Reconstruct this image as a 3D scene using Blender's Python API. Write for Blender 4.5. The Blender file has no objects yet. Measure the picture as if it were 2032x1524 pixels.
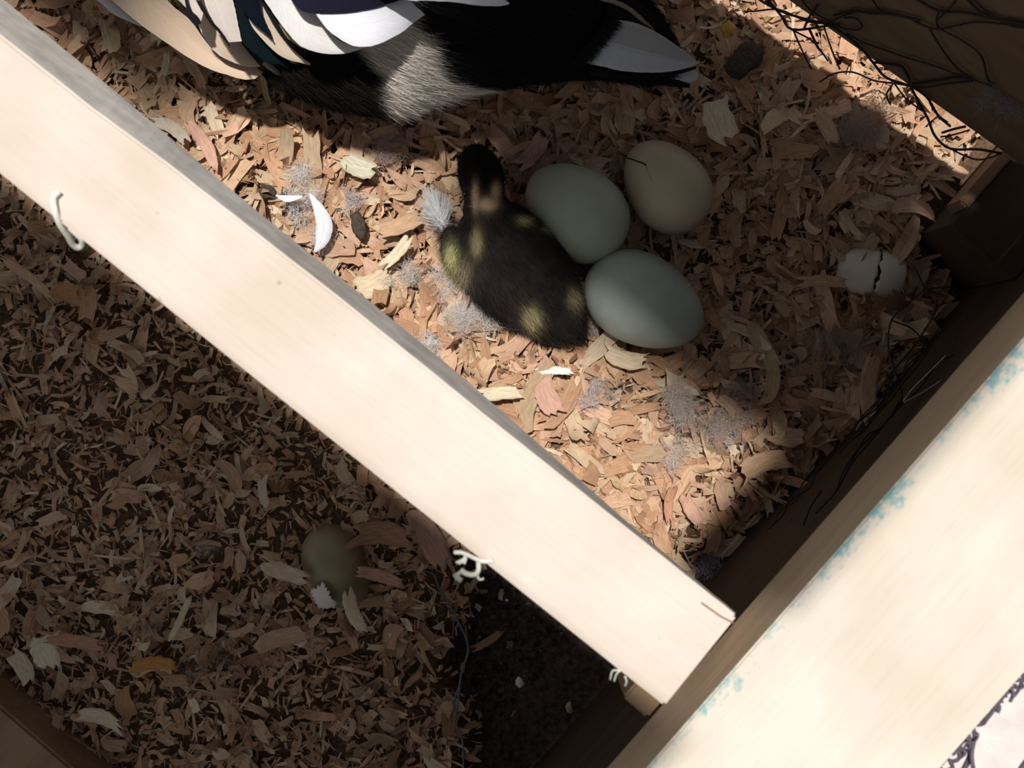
import bpy, bmesh, math, random
import numpy as np
from mathutils import Vector, Matrix, noise
random.seed(7); rng = np.random.default_rng(7)
SC = bpy.context.scene
COL = SC.collection

# ------------------------------------------------------------------ camera, world, sun, exposure
D = 0.62; F = 2385.0                      # camera height over the bedding, focal length in pixels of a 2032 wide frame
cam = bpy.data.objects.new('camera', bpy.data.cameras.new('camera')); COL.objects.link(cam)
cam.location = (0, 0, D); cam.rotation_euler = (0, 0, 0)
cam.data.sensor_width = 36; cam.data.lens = 36 * F / 2032; cam.data.clip_start = .01
cam.data.dof.use_dof = True; cam.data.dof.focus_distance = .59; cam.data.dof.aperture_fstop = 16
SC.camera = cam
w = bpy.data.worlds.new('sky'); SC.world = w; w.use_nodes = True
w.node_tree.nodes['Background'].inputs[0].default_value = (.90, .94, .98, 1)
w.node_tree.nodes['Background'].inputs[1].default_value = .27
Nn = (.622, .783)                         # horizontal unit vector across the rail (towards the far board)
Tn = (.783, -.622)                        # horizontal unit vector along the rail (towards the right board)
KS, KT = .09, -.14                         # sun lean
sd = Vector((Nn[0]*KS + Tn[0]*KT, Nn[1]*KS + Tn[1]*KT, 1)).normalized()
sun = bpy.data.objects.new('sun', bpy.data.lights.new('sun', 'SUN')); COL.objects.link(sun)
sun.rotation_euler = sd.to_track_quat('Z', 'Y').to_euler(); sun.location = (0, 0, 3)
sun.data.energy = 4.6; sun.data.angle = math.radians(1.9); sun.data.color = (1, .95, .90)
SC.view_settings.view_transform = 'Standard'; SC.view_settings.look = 'None'
SC.view_settings.gamma = 1; SC.view_settings.use_curve_mapping = False
SC.view_settings.exposure = 0.0

# ------------------------------------------------------------------ helpers
def P(px, py, z=0.0):
    s = (D - z) / F
    return Vector(((px - 1016) * s, -(py - 762) * s, z))
def Pplane(px, py, n, d):                 # point where that line of sight meets the vertical plane n.p = d
    a = ((px - 1016) * n[0] - (py - 762) * n[1]) / F
    dep = d / a
    return P(px, py, D - dep)
def link(name, me, mat=None, parent=None):
    o = bpy.data.objects.new(name, me); COL.objects.link(o)
    if mat is not None:
        for m in (mat if isinstance(mat, (list, tuple)) else [mat]): me.materials.append(m)
    if parent: o.parent = parent
    return o
def tag(o, label=None, cat=None, group=None, kind=None):
    if label: o['label'] = label
    if cat: o['category'] = cat
    if group: o['group'] = group
    if kind: o['kind'] = kind
    return o
def empty(name, loc):
    o = bpy.data.objects.new(name, None); COL.objects.link(o); o.location = loc; o.empty_display_size = .01
    return o
def kidof(o, root):                       # parent keeping world coordinates (root has only a location)
    o.parent = root; o.location = Vector(o.location) - root.location; return o
def mesh_arrays(name, V, quads=None, tris=None, uv=None, col=None, smooth=True):
    me = bpy.data.meshes.new(name)
    V = np.asarray(V, dtype=np.float32)
    nq = 0 if quads is None else len(quads); nt = 0 if tris is None else len(tris)
    loops = []; starts = []; tot = []
    if nq: loops.append(np.asarray(quads).reshape(-1)); starts.append(np.arange(nq) * 4); tot.append(np.full(nq, 4))
    if nt: loops.append(np.asarray(tris).reshape(-1)); starts.append(nq * 4 + np.arange(nt) * 3); tot.append(np.full(nt, 3))
    L = np.concatenate(loops).astype(np.int32)
    me.vertices.add(len(V)); me.vertices.foreach_set('co', V.reshape(-1))
    me.loops.add(len(L)); me.loops.foreach_set('vertex_index', L)
    me.polygons.add(nq + nt)
    me.polygons.foreach_set('loop_start', np.concatenate(starts).astype(np.int32))
    me.polygons.foreach_set('loop_total', np.concatenate(tot).astype(np.int32))
    me.polygons.foreach_set('use_smooth', np.full(nq + nt, smooth))
    me.update(calc_edges=True)
    if uv is not None:
        l = me.uv_layers.new(name='UVMap'); l.data.foreach_set('uv', np.asarray(uv, dtype=np.float32)[L].reshape(-1))
    if col is not None:
        a = me.color_attributes.new('tone', 'FLOAT_COLOR', 'POINT')
        c = np.asarray(col, dtype=np.float32)
        if c.shape[1] == 3: c = np.hstack([c, np.ones((len(c), 1), np.float32)])
        a.data.foreach_set('color', c.reshape(-1))
    me.validate()
    return me
def cloth_noise(x, y, s, seed=0.0): return noise.noise(Vector((x * s, y * s, seed)))

# ------------------------------------------------------------------ materials
def newmat(name):
    m = bpy.data.materials.new(name); m.use_nodes = True
    nt = m.node_tree; b = nt.nodes['Principled BSDF']
    return m, nt, b
def N(nt, t, **k):
    n = nt.nodes.new(t)
    for a, v in k.items(): setattr(n, a, v)
    return n
def ramp(nt, stops):
    r = N(nt, 'ShaderNodeValToRGB'); e = r.color_ramp.elements
    e[0].position, e[0].color = stops[0][0], (*stops[0][1], 1)
    e[1].position, e[1].color = stops[-1][0], (*stops[-1][1], 1)
    for p, c in stops[1:-1]:
        q = e.new(p); q.color = (*c, 1)
    return r
def mixc(nt, fac, a, b, mode='MIX'):
    n = N(nt, 'ShaderNodeMix', data_type='RGBA', blend_type=mode)
    for s, v in ((n.inputs[0], fac), (n.inputs[6], a), (n.inputs[7], b)):
        if isinstance(v, (int, float)): s.default_value = v
        elif isinstance(v, tuple): s.default_value = (*v, 1)
        else: nt.links.new(v, s)
    return n.outputs[2]
def noisetex(nt, vec, scale, detail=4, rough=.55):
    n = N(nt, 'ShaderNodeTexNoise'); n.inputs['Scale'].default_value = scale
    n.inputs['Detail'].default_value = detail; n.inputs['Roughness'].default_value = rough
    if vec is not None: nt.links.new(vec, n.inputs['Vector'])
    return n.outputs['Fac']
def bump(nt, b, h, strength=.3, dist=.001):
    n = N(nt, 'ShaderNodeBump'); n.inputs['Strength'].default_value = strength; n.inputs['Distance'].default_value = dist
    nt.links.new(h, n.inputs['Height']); nt.links.new(n.outputs[0], b.inputs['Normal'])
def wood(name, light, dark, ang, fine=.5, rough=.75, knots=None, stain=None, spots=0, along=6):
    m, nt, b = newmat(name); L = nt.links
    tc = N(nt, 'ShaderNodeTexCoord')
    mp0 = N(nt, 'ShaderNodeMapping'); mp0.vector_type = 'POINT'; mp0.inputs['Rotation'].default_value = (0, 0, -ang)
    L.new(tc.outputs['Object'], mp0.inputs['Vector'])
    mp = N(nt, 'ShaderNodeMapping'); mp.inputs['Scale'].default_value = (along, 90, 90); L.new(mp0.outputs[0], mp.inputs['Vector'])
    f1 = noisetex(nt, mp.outputs[0], 1.0, 5, .6)
    mp2 = N(nt, 'ShaderNodeMapping'); mp2.inputs['Scale'].default_value = (30, 700, 700); L.new(mp0.outputs[0], mp2.inputs['Vector'])
    f2 = noisetex(nt, mp2.outputs[0], 1.0, 3, .6)
    f3 = noisetex(nt, tc.outputs['Object'], 22, 3, .5)
    r = ramp(nt, [(.34, dark), (.62, light)]); L.new(f1, r.inputs[0])
    r2 = ramp(nt, [(.3, tuple(c * .9 for c in light)), (.6, light)]); L.new(f2, r2.inputs[0])
    c = mixc(nt, fine, r.outputs[0], r2.outputs[0])
    r3 = ramp(nt, [(.35, (.9, .86, .82)), (.65, (1, 1, 1))]); L.new(f3, r3.inputs[0])
    c = mixc(nt, 1.0, c, r3.outputs[0], 'MULTIPLY')
    if spots:
        v = N(nt, 'ShaderNodeTexVoronoi'); v.inputs['Scale'].default_value = 55; L.new(mp0.outputs[0], v.inputs['Vector'])
        rs = ramp(nt, [(.03, (.55, .42, .4)), (.07, (1, 1, 1))]); L.new(v.outputs['Distance'], rs.inputs[0])
        c = mixc(nt, spots, c, rs.outputs[0], 'MULTIPLY')
    if stain:                              # flecks of blue-green paint left along one edge (their own shape, on the wood)
        colr, lo, hi = stain
        sx = N(nt, 'ShaderNodeSeparateXYZ'); L.new(mp0.outputs[0], sx.inputs[0])
        mr = N(nt, 'ShaderNodeMapRange'); L.new(sx.outputs['Y'], mr.inputs['Value'])
        mr.inputs['From Min'].default_value = lo; mr.inputs['From Max'].default_value = hi
        mr.inputs['To Min'].default_value = .0; mr.inputs['To Max'].default_value = 1
        fn = noisetex(nt, mp0.outputs[0], 260, 4, .65)
        fm = noisetex(nt, mp0.outputs[0], 26, 1, .5)
        ad = N(nt, 'ShaderNodeMath', operation='MULTIPLY'); L.new(fn, ad.inputs[0]); L.new(fm, ad.inputs[1])
        ml = N(nt, 'ShaderNodeMath', operation='MULTIPLY'); L.new(ad.outputs[0], ml.inputs[0]); L.new(mr.outputs[0], ml.inputs[1])
        rr = ramp(nt, [(.21, (0, 0, 0)), (.30, (.8, .8, .8))]); L.new(ml.outputs[0], rr.inputs[0])
        c = mixc(nt, rr.outputs[0], c, colr)
    L.new(c, b.inputs['Base Color']); b.inputs['Roughness'].default_value = rough
    b.inputs['Specular IOR Level'].default_value = .25
    bump(nt, b, f2, .25, .0006)
    return m
def plain(name, colr, rough=.6, nscale=0, amt=.25, spec=.3, bmp=0):
    m, nt, b = newmat(name)
    b.inputs['Roughness'].default_value = rough; b.inputs['Specular IOR Level'].default_value = spec
    if nscale:
        tc = N(nt, 'ShaderNodeTexCoord'); f = noisetex(nt, tc.outputs['Object'], nscale, 5, .6)
        r = ramp(nt, [(.3, tuple(c * (1 - amt) for c in colr)), (.7, tuple(min(1, c * (1 + amt)) for c in colr))])
        nt.links.new(f, r.inputs[0]); nt.links.new(r.outputs[0], b.inputs['Base Color'])
        if bmp: bump(nt, b, f, bmp, .002)
    else: b.inputs['Base Color'].default_value = (*colr, 1)
    return m
def tonemat(name, rough=.8, spec=.15, mult=None, translucent=0, streak=0, sheen=0):
    """material taking its pigment from the mesh's own 'tone' colours, with fibre streaks along the uv"""
    m, nt, b = newmat(name); L = nt.links
    at = N(nt, 'ShaderNodeAttribute'); at.attribute_name = 'tone'; c = at.outputs['Color']
    if streak:
        uv = N(nt, 'ShaderNodeUVMap'); mp = N(nt, 'ShaderNodeMapping'); mp.inputs['Scale'].default_value = (1.5, 14, 1)
        L.new(uv.outputs[0], mp.inputs['Vector']); f = noisetex(nt, mp.outputs[0], 1.0, 3, .6)
        r = ramp(nt, [(.32, (1 - streak,) * 3), (.62, (1, 1, 1))]); L.new(f, r.inputs[0])
        c = mixc(nt, 1.0, c, r.outputs[0], 'MULTIPLY'); bump(nt, b, f, .35, .0004)
    L.new(c, b.inputs['Base Color']); b.inputs['Roughness'].default_value = rough
    b.inputs['Specular IOR Level'].default_value = spec
    if translucent:
        tr = N(nt, 'ShaderNodeBsdfTranslucent'); L.new(c, tr.inputs[0]); mx = N(nt, 'ShaderNodeMixShader')
        mx.inputs[0].default_value = translucent; L.new(b.outputs[0], mx.inputs[1]); L.new(tr.outputs[0], mx.inputs[2])
        L.new(mx.outputs[0], nt.nodes['Material Output'].inputs[0])
    return m
RA = math.radians(-38.5); BA = math.radians(48.8)
M = {}
M['rail'] = wood('pale_pine', (.67, .605, .54), (.64, .55, .475), RA, .5, spots=.5, along=9)
M['rail_side'] = wood('weathered_grey_edge', (.88, .85, .81), (.50, .47, .44), RA, .35, .9, along=70)
M['board'] = wood('cream_pine', (.66, .625, .555), (.64, .58, .49), BA, .5, stain=((.12, .34, .38), .0, .0), along=7)
M['board_side'] = wood('tan_pine_edge', (.62, .49, .35), (.46, .35, .24), BA, .5, .8, along=8)
M['darkwood'] = wood('dark_plywood', (.24, .165, .10), (.16, .105, .062), RA, .4, .9, along=10)
M['wallwood'] = wood('dark_wall_wood', (.10, .066, .044), (.06, .04, .028), BA, .4, .9, along=10)
M['batten'] = wood('brown_batten', (.30, .19, .12), (.18, .11, .07), BA, .4, .85)
M['light_blocker'] = plain('blocker_brown', (.10, .075, .055), .9, 30)  # for the slabs added out of view to block the sun
M['slab'] = plain('pale_concrete', (.62, .57, .55), .9, 90, .12, bmp=.3)
M['litter_base'] = plain('fine_brown_dust', (.13, .08, .048), 1.0, 420, .55, .05, bmp=.8)
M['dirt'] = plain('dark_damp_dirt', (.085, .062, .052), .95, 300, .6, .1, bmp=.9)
M['shaving'] = tonemat('softwood_shaving', .85, .12, streak=.28, translucent=.12)
M['down'] = tonemat('down_barbs', .9, .1, translucent=.35)
M['fur'] = tonemat('duckling_down', .9, .08)
M['plume'] = tonemat('feather_vane', .75, .12, streak=.14, translucent=.08)
M['skin'] = tonemat('plumage_base', .8, .15)
M['wire'] = plain('dark_netting', (.022, .014, .014), .55, spec=.4)
M['silver'] = plain('bare_wire', (.35, .36, .38), .3, spec=.8); M['silver'].node_tree.nodes['Principled BSDF'].inputs['Metallic'].default_value = .8
M['cord'] = plain('white_cord', (.85, .84, .74), .8, 900, .12)
M['strand'] = plain('grey_thread', (.16, .16, .18), .8)
M['rachis'] = plain('ivory_shaft', (.75, .70, .60), .45)
M['bill'] = plain('tan_bill', (.22, .13, .09), .5, 300, .25)
M['eye'] = plain('black_eye', (.005, .005, .006), .15, spec=.7)
M['crack'] = plain('crack_black', (.012, .008, .006), .9)
def eggmat(name, base, blotch, fac=.5):
    m, nt, b = newmat(name); tc = N(nt, 'ShaderNodeTexCoord')
    f = noisetex(nt, tc.outputs['Object'], 38, 3, .5); r = ramp(nt, [(.4, base), (.72, blotch)]); nt.links.new(f, r.inputs[0])
    f2 = noisetex(nt, tc.outputs['Object'], 900, 2, .5)
    nt.links.new(r.outputs[0], b.inputs['Base Color']); b.inputs['Roughness'].default_value = .42
    b.inputs['Specular IOR Level'].default_value = .35
    b.inputs['Subsurface Weight'].default_value = .12; b.inputs['Subsurface Radius'].default_value = (.004, .003, .002)
    bump(nt, b, f2, .06, .0003); return m
M['egg_green'] = eggmat('pale_green_shell', (.45, .50, .39), (.37, .41, .34))
M['egg_blue'] = eggmat('grey_green_shell', (.47, .53, .46), (.36, .39, .37))
M['egg_cream'] = eggmat('cream_shell', (.55, .46, .34), (.48, .39, .28))
M['egg_white'] = eggmat('white_shell', (.74, .68, .60), (.66, .58, .50))
M['egg_olive'] = eggmat('olive_shell', (.30, .25, .15), (.20, .15, .09))

# ------------------------------------------------------------------ bedding relief
MW = (.752, -.659); MD = .1195            # right board: inner face plane  MW.p = MD
def pxof(x, y): return 1016 + x * F / D, 762 - y * F / D
def sstep(a, b, x): t = np.clip((x - a) / (b - a), 0, 1); return t * t * (3 - 2 * t)
def gauss(px, py, cx, cy, rx, ry, ang=0):
    c, s = math.cos(math.radians(ang)), math.sin(math.radians(ang))
    dx, dy = px - cx, py - cy
    u, v = dx * c + dy * s, -dx * s + dy * c
    return np.exp(-(u / rx) ** 2 - (v / ry) ** 2)
def vnoise(x, y, s, seed):                # smooth value noise, vectorised
    X, Y = x * s + seed * 17.3, y * s - seed * 9.1
    xi, yi = np.floor(X), np.floor(Y); fx, fy = X - xi, Y - yi
    fx = fx * fx * (3 - 2 * fx); fy = fy * fy * (3 - 2 * fy)
    def h(a, b): v = np.sin(a * 127.1 + b * 311.7 + seed) * 43758.5453; return v - np.floor(v)
    return (h(xi, yi) * (1 - fx) + h(xi + 1, yi) * fx) * (1 - fy) + (h(xi, yi + 1) * (1 - fx) + h(xi + 1, yi + 1) * fx) * fy
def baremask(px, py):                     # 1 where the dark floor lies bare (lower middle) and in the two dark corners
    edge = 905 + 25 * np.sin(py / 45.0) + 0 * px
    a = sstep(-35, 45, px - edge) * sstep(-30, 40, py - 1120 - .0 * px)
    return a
def H(x, y):
    px, py = pxof(x, y)
    h = -.004 + .010 * (vnoise(x, y, 14, 1) - .5) + .006 * (vnoise(x, y, 45, 2) - .5)
    h = h - .013 * gauss(px, py, 1210, 470, 270, 190, 25)                 # nest hollow
    h = h + .014 * gauss(px, py, 1500, 230, 260, 170, 20)
    h = h + .012 * gauss(px, py, 1120, 830, 360, 90, 38)                  # ridge beside the rail
    h = h + .010 * gauss(px, py, 640, 400, 260, 100, 38)
    h = h - .030 * gauss(px, py, 1500, 1120, 170, 120, -45)               # hole in the corner
    h = h - .024 * gauss(px, py, 130, 60, 190, 130, 38)
    h = h - .016 * gauss(px, py, 1930, 560, 70, 170, 40)
    s = (x * Nn[0] + y * Nn[1])
    h = h - .012 * sstep(-.02, -.08, s)                                    # the near compartment is lower
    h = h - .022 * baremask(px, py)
    h = h + .007 * gauss(px, py, 790, 1080, 130, 70, 30)
    return h

# bedding base, one continuous bed
def grid_mesh(name, x0, x1, y0, y1, n, m, zf):
    X, Y = np.meshgrid(np.linspace(x0, x1, n), np.linspace(y0, y1, m))
    Z = zf(X, Y)
    V = np.stack([X, Y, Z], -1).reshape(-1, 3)
    i = np.arange(m - 1)[:, None] * n + np.arange(n - 1)[None, :]
    q = np.stack([i, i + 1, i + 1 + n, i + n], -1).reshape(-1, 4)
    return V, q
V, q = grid_mesh('bed', -.36, .40, -.30, .36, 260, 230, lambda X, Y: H(X, Y) - .006 + .002 * (vnoise(X, Y, 160, 5) - .5))
cx, cy = V[q].mean(1)[:, 0], V[q].mean(1)[:, 1]
ppx, ppy = pxof(cx, cy)
inside = (cx * MW[0] + cy * MW[1]) < .155
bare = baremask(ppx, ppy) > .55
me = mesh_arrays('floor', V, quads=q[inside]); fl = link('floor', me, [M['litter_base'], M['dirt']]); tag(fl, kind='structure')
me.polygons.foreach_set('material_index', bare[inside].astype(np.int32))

# ------------------------------------------------------------------ shavings
PAL = np.array([(.60, .36, .22), (.66, .46, .29), (.52, .30, .17), (.72, .57, .39), (.62, .40, .29), (.78, .67, .50), (.44, .25, .13), (.56, .42, .27), (.70, .47, .33), (.36, .20, .11)])
PAL = (PAL * .82 + np.array([.70, .53, .41]) * .18) * 1.0
PW = np.array([.17, .18, .12, .13, .12, .05, .07, .08, .06, .02]); PW = PW / PW.sum()
def shav_local(n, L, W, curl, twist, nu=7, nv=3, cup=0.3, ragged=.10, taper=None):
    """n curled strips in their own frames, arrays (n, nu*nv, 3) + uv"""
    u = np.linspace(-.5, .5, nu)[None, :, None]; v = np.linspace(-.5, .5, nv)[None, None, :]
    L = L[:, None, None]; W = W[:, None, None]; k = curl[:, None, None]; tw = twist[:, None, None]
    e0 = rng.uniform(-ragged, ragged, (n, 1, nv)); e1 = rng.uniform(-ragged, ragged, (n, 1, nv))
    uu = u + np.where(u < -.49, e0, 0) + np.where(u > .49, e1, 0)
    tp = rng.choice([0, .1, .25, .45, .95], (n, 2), p=[.36, .26, .18, .12, .08]) if taper is None else taper
    wl = tp[:, 0][:, None, None] * sstep(.5, .1, np.abs(np.minimum(u, 0))) + (1 - tp[:, 0][:, None, None])
    prof = np.where(u < 0, 1 - tp[:, 0][:, None, None] * .75 * sstep(.15, .5, -u), 1 - tp[:, 1][:, None, None] * .75 * sstep(.15, .5, u))
    ww = W * prof * (1 + rng.uniform(-.11, .11, (n, nu, nv)))
    th = k * uu; kk = np.where(np.abs(k) < .05, .05, k)
    x = L * np.sin(th * 1.0) / kk; z = L * (1 - np.cos(th)) / kk
    y = v * ww + (rng.uniform(-.35, .35, (n, 1, 1)) * W) * (uu * uu * 4)
    z = z + cup * W * (v * v) * rng.uniform(-1, 1.6, (n, 1, 1))
    a = tw * uu; y2 = y * np.cos(a) - 0 * z; z2 = z + y * np.sin(a)
    X = np.stack([np.broadcast_to(x, y2.shape), y2, z2], -1).reshape(n, nu * nv, 3)
    U = np.stack(np.broadcast_arrays(uu * L * 120 + rng.uniform(0, 99, (n, 1, 1)), v * W * 60 + rng.uniform(0, 99, (n, 1, 1)) + 0 * u), -1).reshape(n, nu * nv, 2)
    return X, U
def rotmat(yaw, pitch, roll):
    cy_, sy_ = np.cos(yaw), np.sin(yaw); cp, sp = np.cos(pitch), np.sin(pitch); cr, sr = np.cos(roll), np.sin(roll)
    R = np.empty((len(yaw), 3, 3))
    R[:, 0, 0] = cy_ * cp; R[:, 0, 1] = cy_ * sp * sr - sy_ * cr; R[:, 0, 2] = cy_ * sp * cr + sy_ * sr
    R[:, 1, 0] = sy_ * cp; R[:, 1, 1] = sy_ * sp * sr + cy_ * cr; R[:, 1, 2] = sy_ * sp * cr - cy_ * sr
    R[:, 2, 0] = -sp; R[:, 2, 1] = cp * sr; R[:, 2, 2] = cp * cr
    return R
def gridquads(nu, nv):
    return np.array([[i * nv + j, (i + 1) * nv + j, (i + 1) * nv + j + 1, i * nv + j + 1] for i in range(nu - 1) for j in range(nv - 1)])
EGGS = [  # px, py, length px, width px, long-axis angle (image, clockwise), z
    (1143, 420, 226, 178, 40, .016), (1322, 369, 202, 158, 52, .014), (1279, 598, 252, 180, 27, .015)]
def in_egg(px, py, grow=.80):
    r = np.zeros(np.shape(px), bool)
    for ex, ey, l, wd, a, z in EGGS:
        c, s = math.cos(math.radians(a)), math.sin(math.radians(a)); dx, dy = px - ex, py - ey
        r |= (((dx * c + dy * s) / (l / 2 * grow)) ** 2 + ((-dx * s + dy * c) / (wd / 2 * grow)) ** 2) < 1
    c, s = math.cos(math.radians(58)), math.sin(math.radians(58)); dx, dy = px - 1035, py - 545
    r |= (((dx * c + dy * s) / 125) ** 2 + ((-dx * s + dy * c) / 80) ** 2) < 1
    return r
def shaving_bed(n, smin, smax, stack, seedn, which):
    x = rng.uniform(-.34, .37, n); y = rng.uniform(-.27, .33, n)
    px, py = pxof(x, y); s = x * Nn[0] + y * Nn[1]
    near = s < -.045                                           # the near compartment holds finer shavings
    keep = (x * MW[0] + y * MW[1] < .147) & ~((x * MW[0] + y * MW[1] > .098) & (x * .659 + y * .752 > .192)) & ~in_egg(px, py)
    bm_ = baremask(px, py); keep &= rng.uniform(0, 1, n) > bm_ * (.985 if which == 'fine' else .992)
    # fine dusty pockets with few large pieces
    if which == 'large': keep &= rng.uniform(0, 1, n) < np.where(near, .45, 1.0)
    x, y, px, py, s, near = x[keep], y[keep], px[keep], py[keep], s[keep], near[keep]
    n = len(x)
    sc = np.where(near, .80, 1.0) * (.8 + .5 * vnoise(x, y, 25, 9))
    L = (smin + (smax - smin) * rng.beta(1.4, 3.4, n)) * sc
    W = L * rng.uniform(.16, .55, n); W = np.minimum(W, .0085)
    thin = rng.uniform(0, 1, n) < .36; W = np.where(thin, L * rng.uniform(.06, .13, n), W)
    curl = rng.choice([-1, 1], n) * rng.gamma(1.6, .45, n); curl = np.where(thin, curl * 1.6, curl); curl = np.clip(curl, -4.5, 4.5)
    X, U = shav_local(n, L, W, curl, rng.normal(0, .7, n), 6, 4, ragged=.13)
    flow = 2.2 * vnoise(x, y, 9, 4)
    yaw = rng.uniform(0, 2 * np.pi, n)
    tilt = np.where(rng.uniform(0, 1, n) < .3, .75, .24)
    R = rotmat(yaw, rng.normal(0, 1, n) * tilt, rng.normal(0, 1, n) * tilt * 1.1)
    X = np.einsum('nij,nkj->nki', R, X)
    z = H(x, y) - .003 + rng.uniform(0, 1, n) ** 1.4 * stack
    X[..., 0] += x[:, None]; X[..., 1] += y[:, None]; X[..., 2] += z[:, None]
    c = PAL[rng.choice(len(PAL), n, p=PW)] * rng.uniform(.82, 1.12, (n, 1))
    c = np.where(near[:, None], c * np.array([1.02, .98, .94]), c * np.array([.97, .93, .89]))
    C = np.repeat(c[:, None, :], 24, 1)
    q = (gridquads(6, 4)[None] + (np.arange(n) * 24)[:, None, None]).reshape(-1, 4)
    return X.reshape(-1, 3), q, U.reshape(-1, 2), C.reshape(-1, 3)
parts = [shaving_bed(42000, .003, .014, .006, 1, 'fine'), shaving_bed(13000, .009, .026, .0085, 2, 'large'), shaving_bed(3200, .016, .034, .011, 3, 'large')]
off = 0; VV, QQ, UU, CC = [], [], [], []
for v_, q_, u_, c_ in parts:
    VV.append(v_); QQ.append(q_ + off); UU.append(u_); CC.append(c_); off += len(v_)
me = mesh_arrays('wood_shavings', np.concatenate(VV), quads=np.concatenate(QQ), uv=np.concatenate(UU), col=np.clip(np.concatenate(CC), 0, .9))
sh = link('wood_shavings', me, M['shaving'])
tag(sh, 'loose litter of tan and pinkish softwood shavings covering the floor of the box', 'bedding', kind='stuff')

# single shavings one can pick out
def single_shaving(px, py, l, wd, ang, colr, label, curl=.9, lift=.009, pitch=0.0, roll=0.1, ragged=.14):
    s = D / F
    n1 = np.array([1.0])
    X, U = shav_local(1, n1 * l * s, n1 * wd * s, n1 * curl, n1 * .25, 12, 6, cup=.25, ragged=ragged, taper=np.array([[.12, .25]]))
    X = X[0]; top = X.copy(); bot = X - np.array([0, 0, .0004])
    nu, nv = 12, 6; q = gridquads(nu, nv); nq = nu * nv
    ring = [i * nv for i in range(nu)] + [(nu - 1) * nv + j for j in range(1, nv)] + [i * nv + nv - 1 for i in range(nu - 2, -1, -1)] + [j for j in range(nv - 2, 0, -1)]
    rim = np.array([[ring[i], ring[(i + 1) % len(ring)], ring[(i + 1) % len(ring)] + nq, ring[i] + nq] for i in range(len(ring))])
    Q = np.concatenate([q[:, ::-1], q + nq, rim])
    V = np.concatenate([top, bot]); Uv = np.concatenate([U[0], U[0]])
    me = mesh_arrays('wood_shaving', V, quads=Q, uv=Uv, col=np.tile(np.array(colr), (len(V), 1)))
    o = link('wood_shaving', me, M['shaving'])
    p = P(px, py, 0); z = float(H(np.array(p.x), np.array(p.y)))
    o.location = P(px, py, z + lift); o.rotation_euler = (roll, pitch, math.radians(-ang))
    tag(o, label, 'wood shaving', 'larger shavings lying on the litter')
    return o
TAN = (.62, .41, .26); PINK = (.66, .40, .30); PALE = (.80, .68, .50); CREAM = (.74, .60, .42); ORNG = (.55, .27, .09); GREY = (.55, .48, .38); BRN = (.40, .23, .14)
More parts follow.
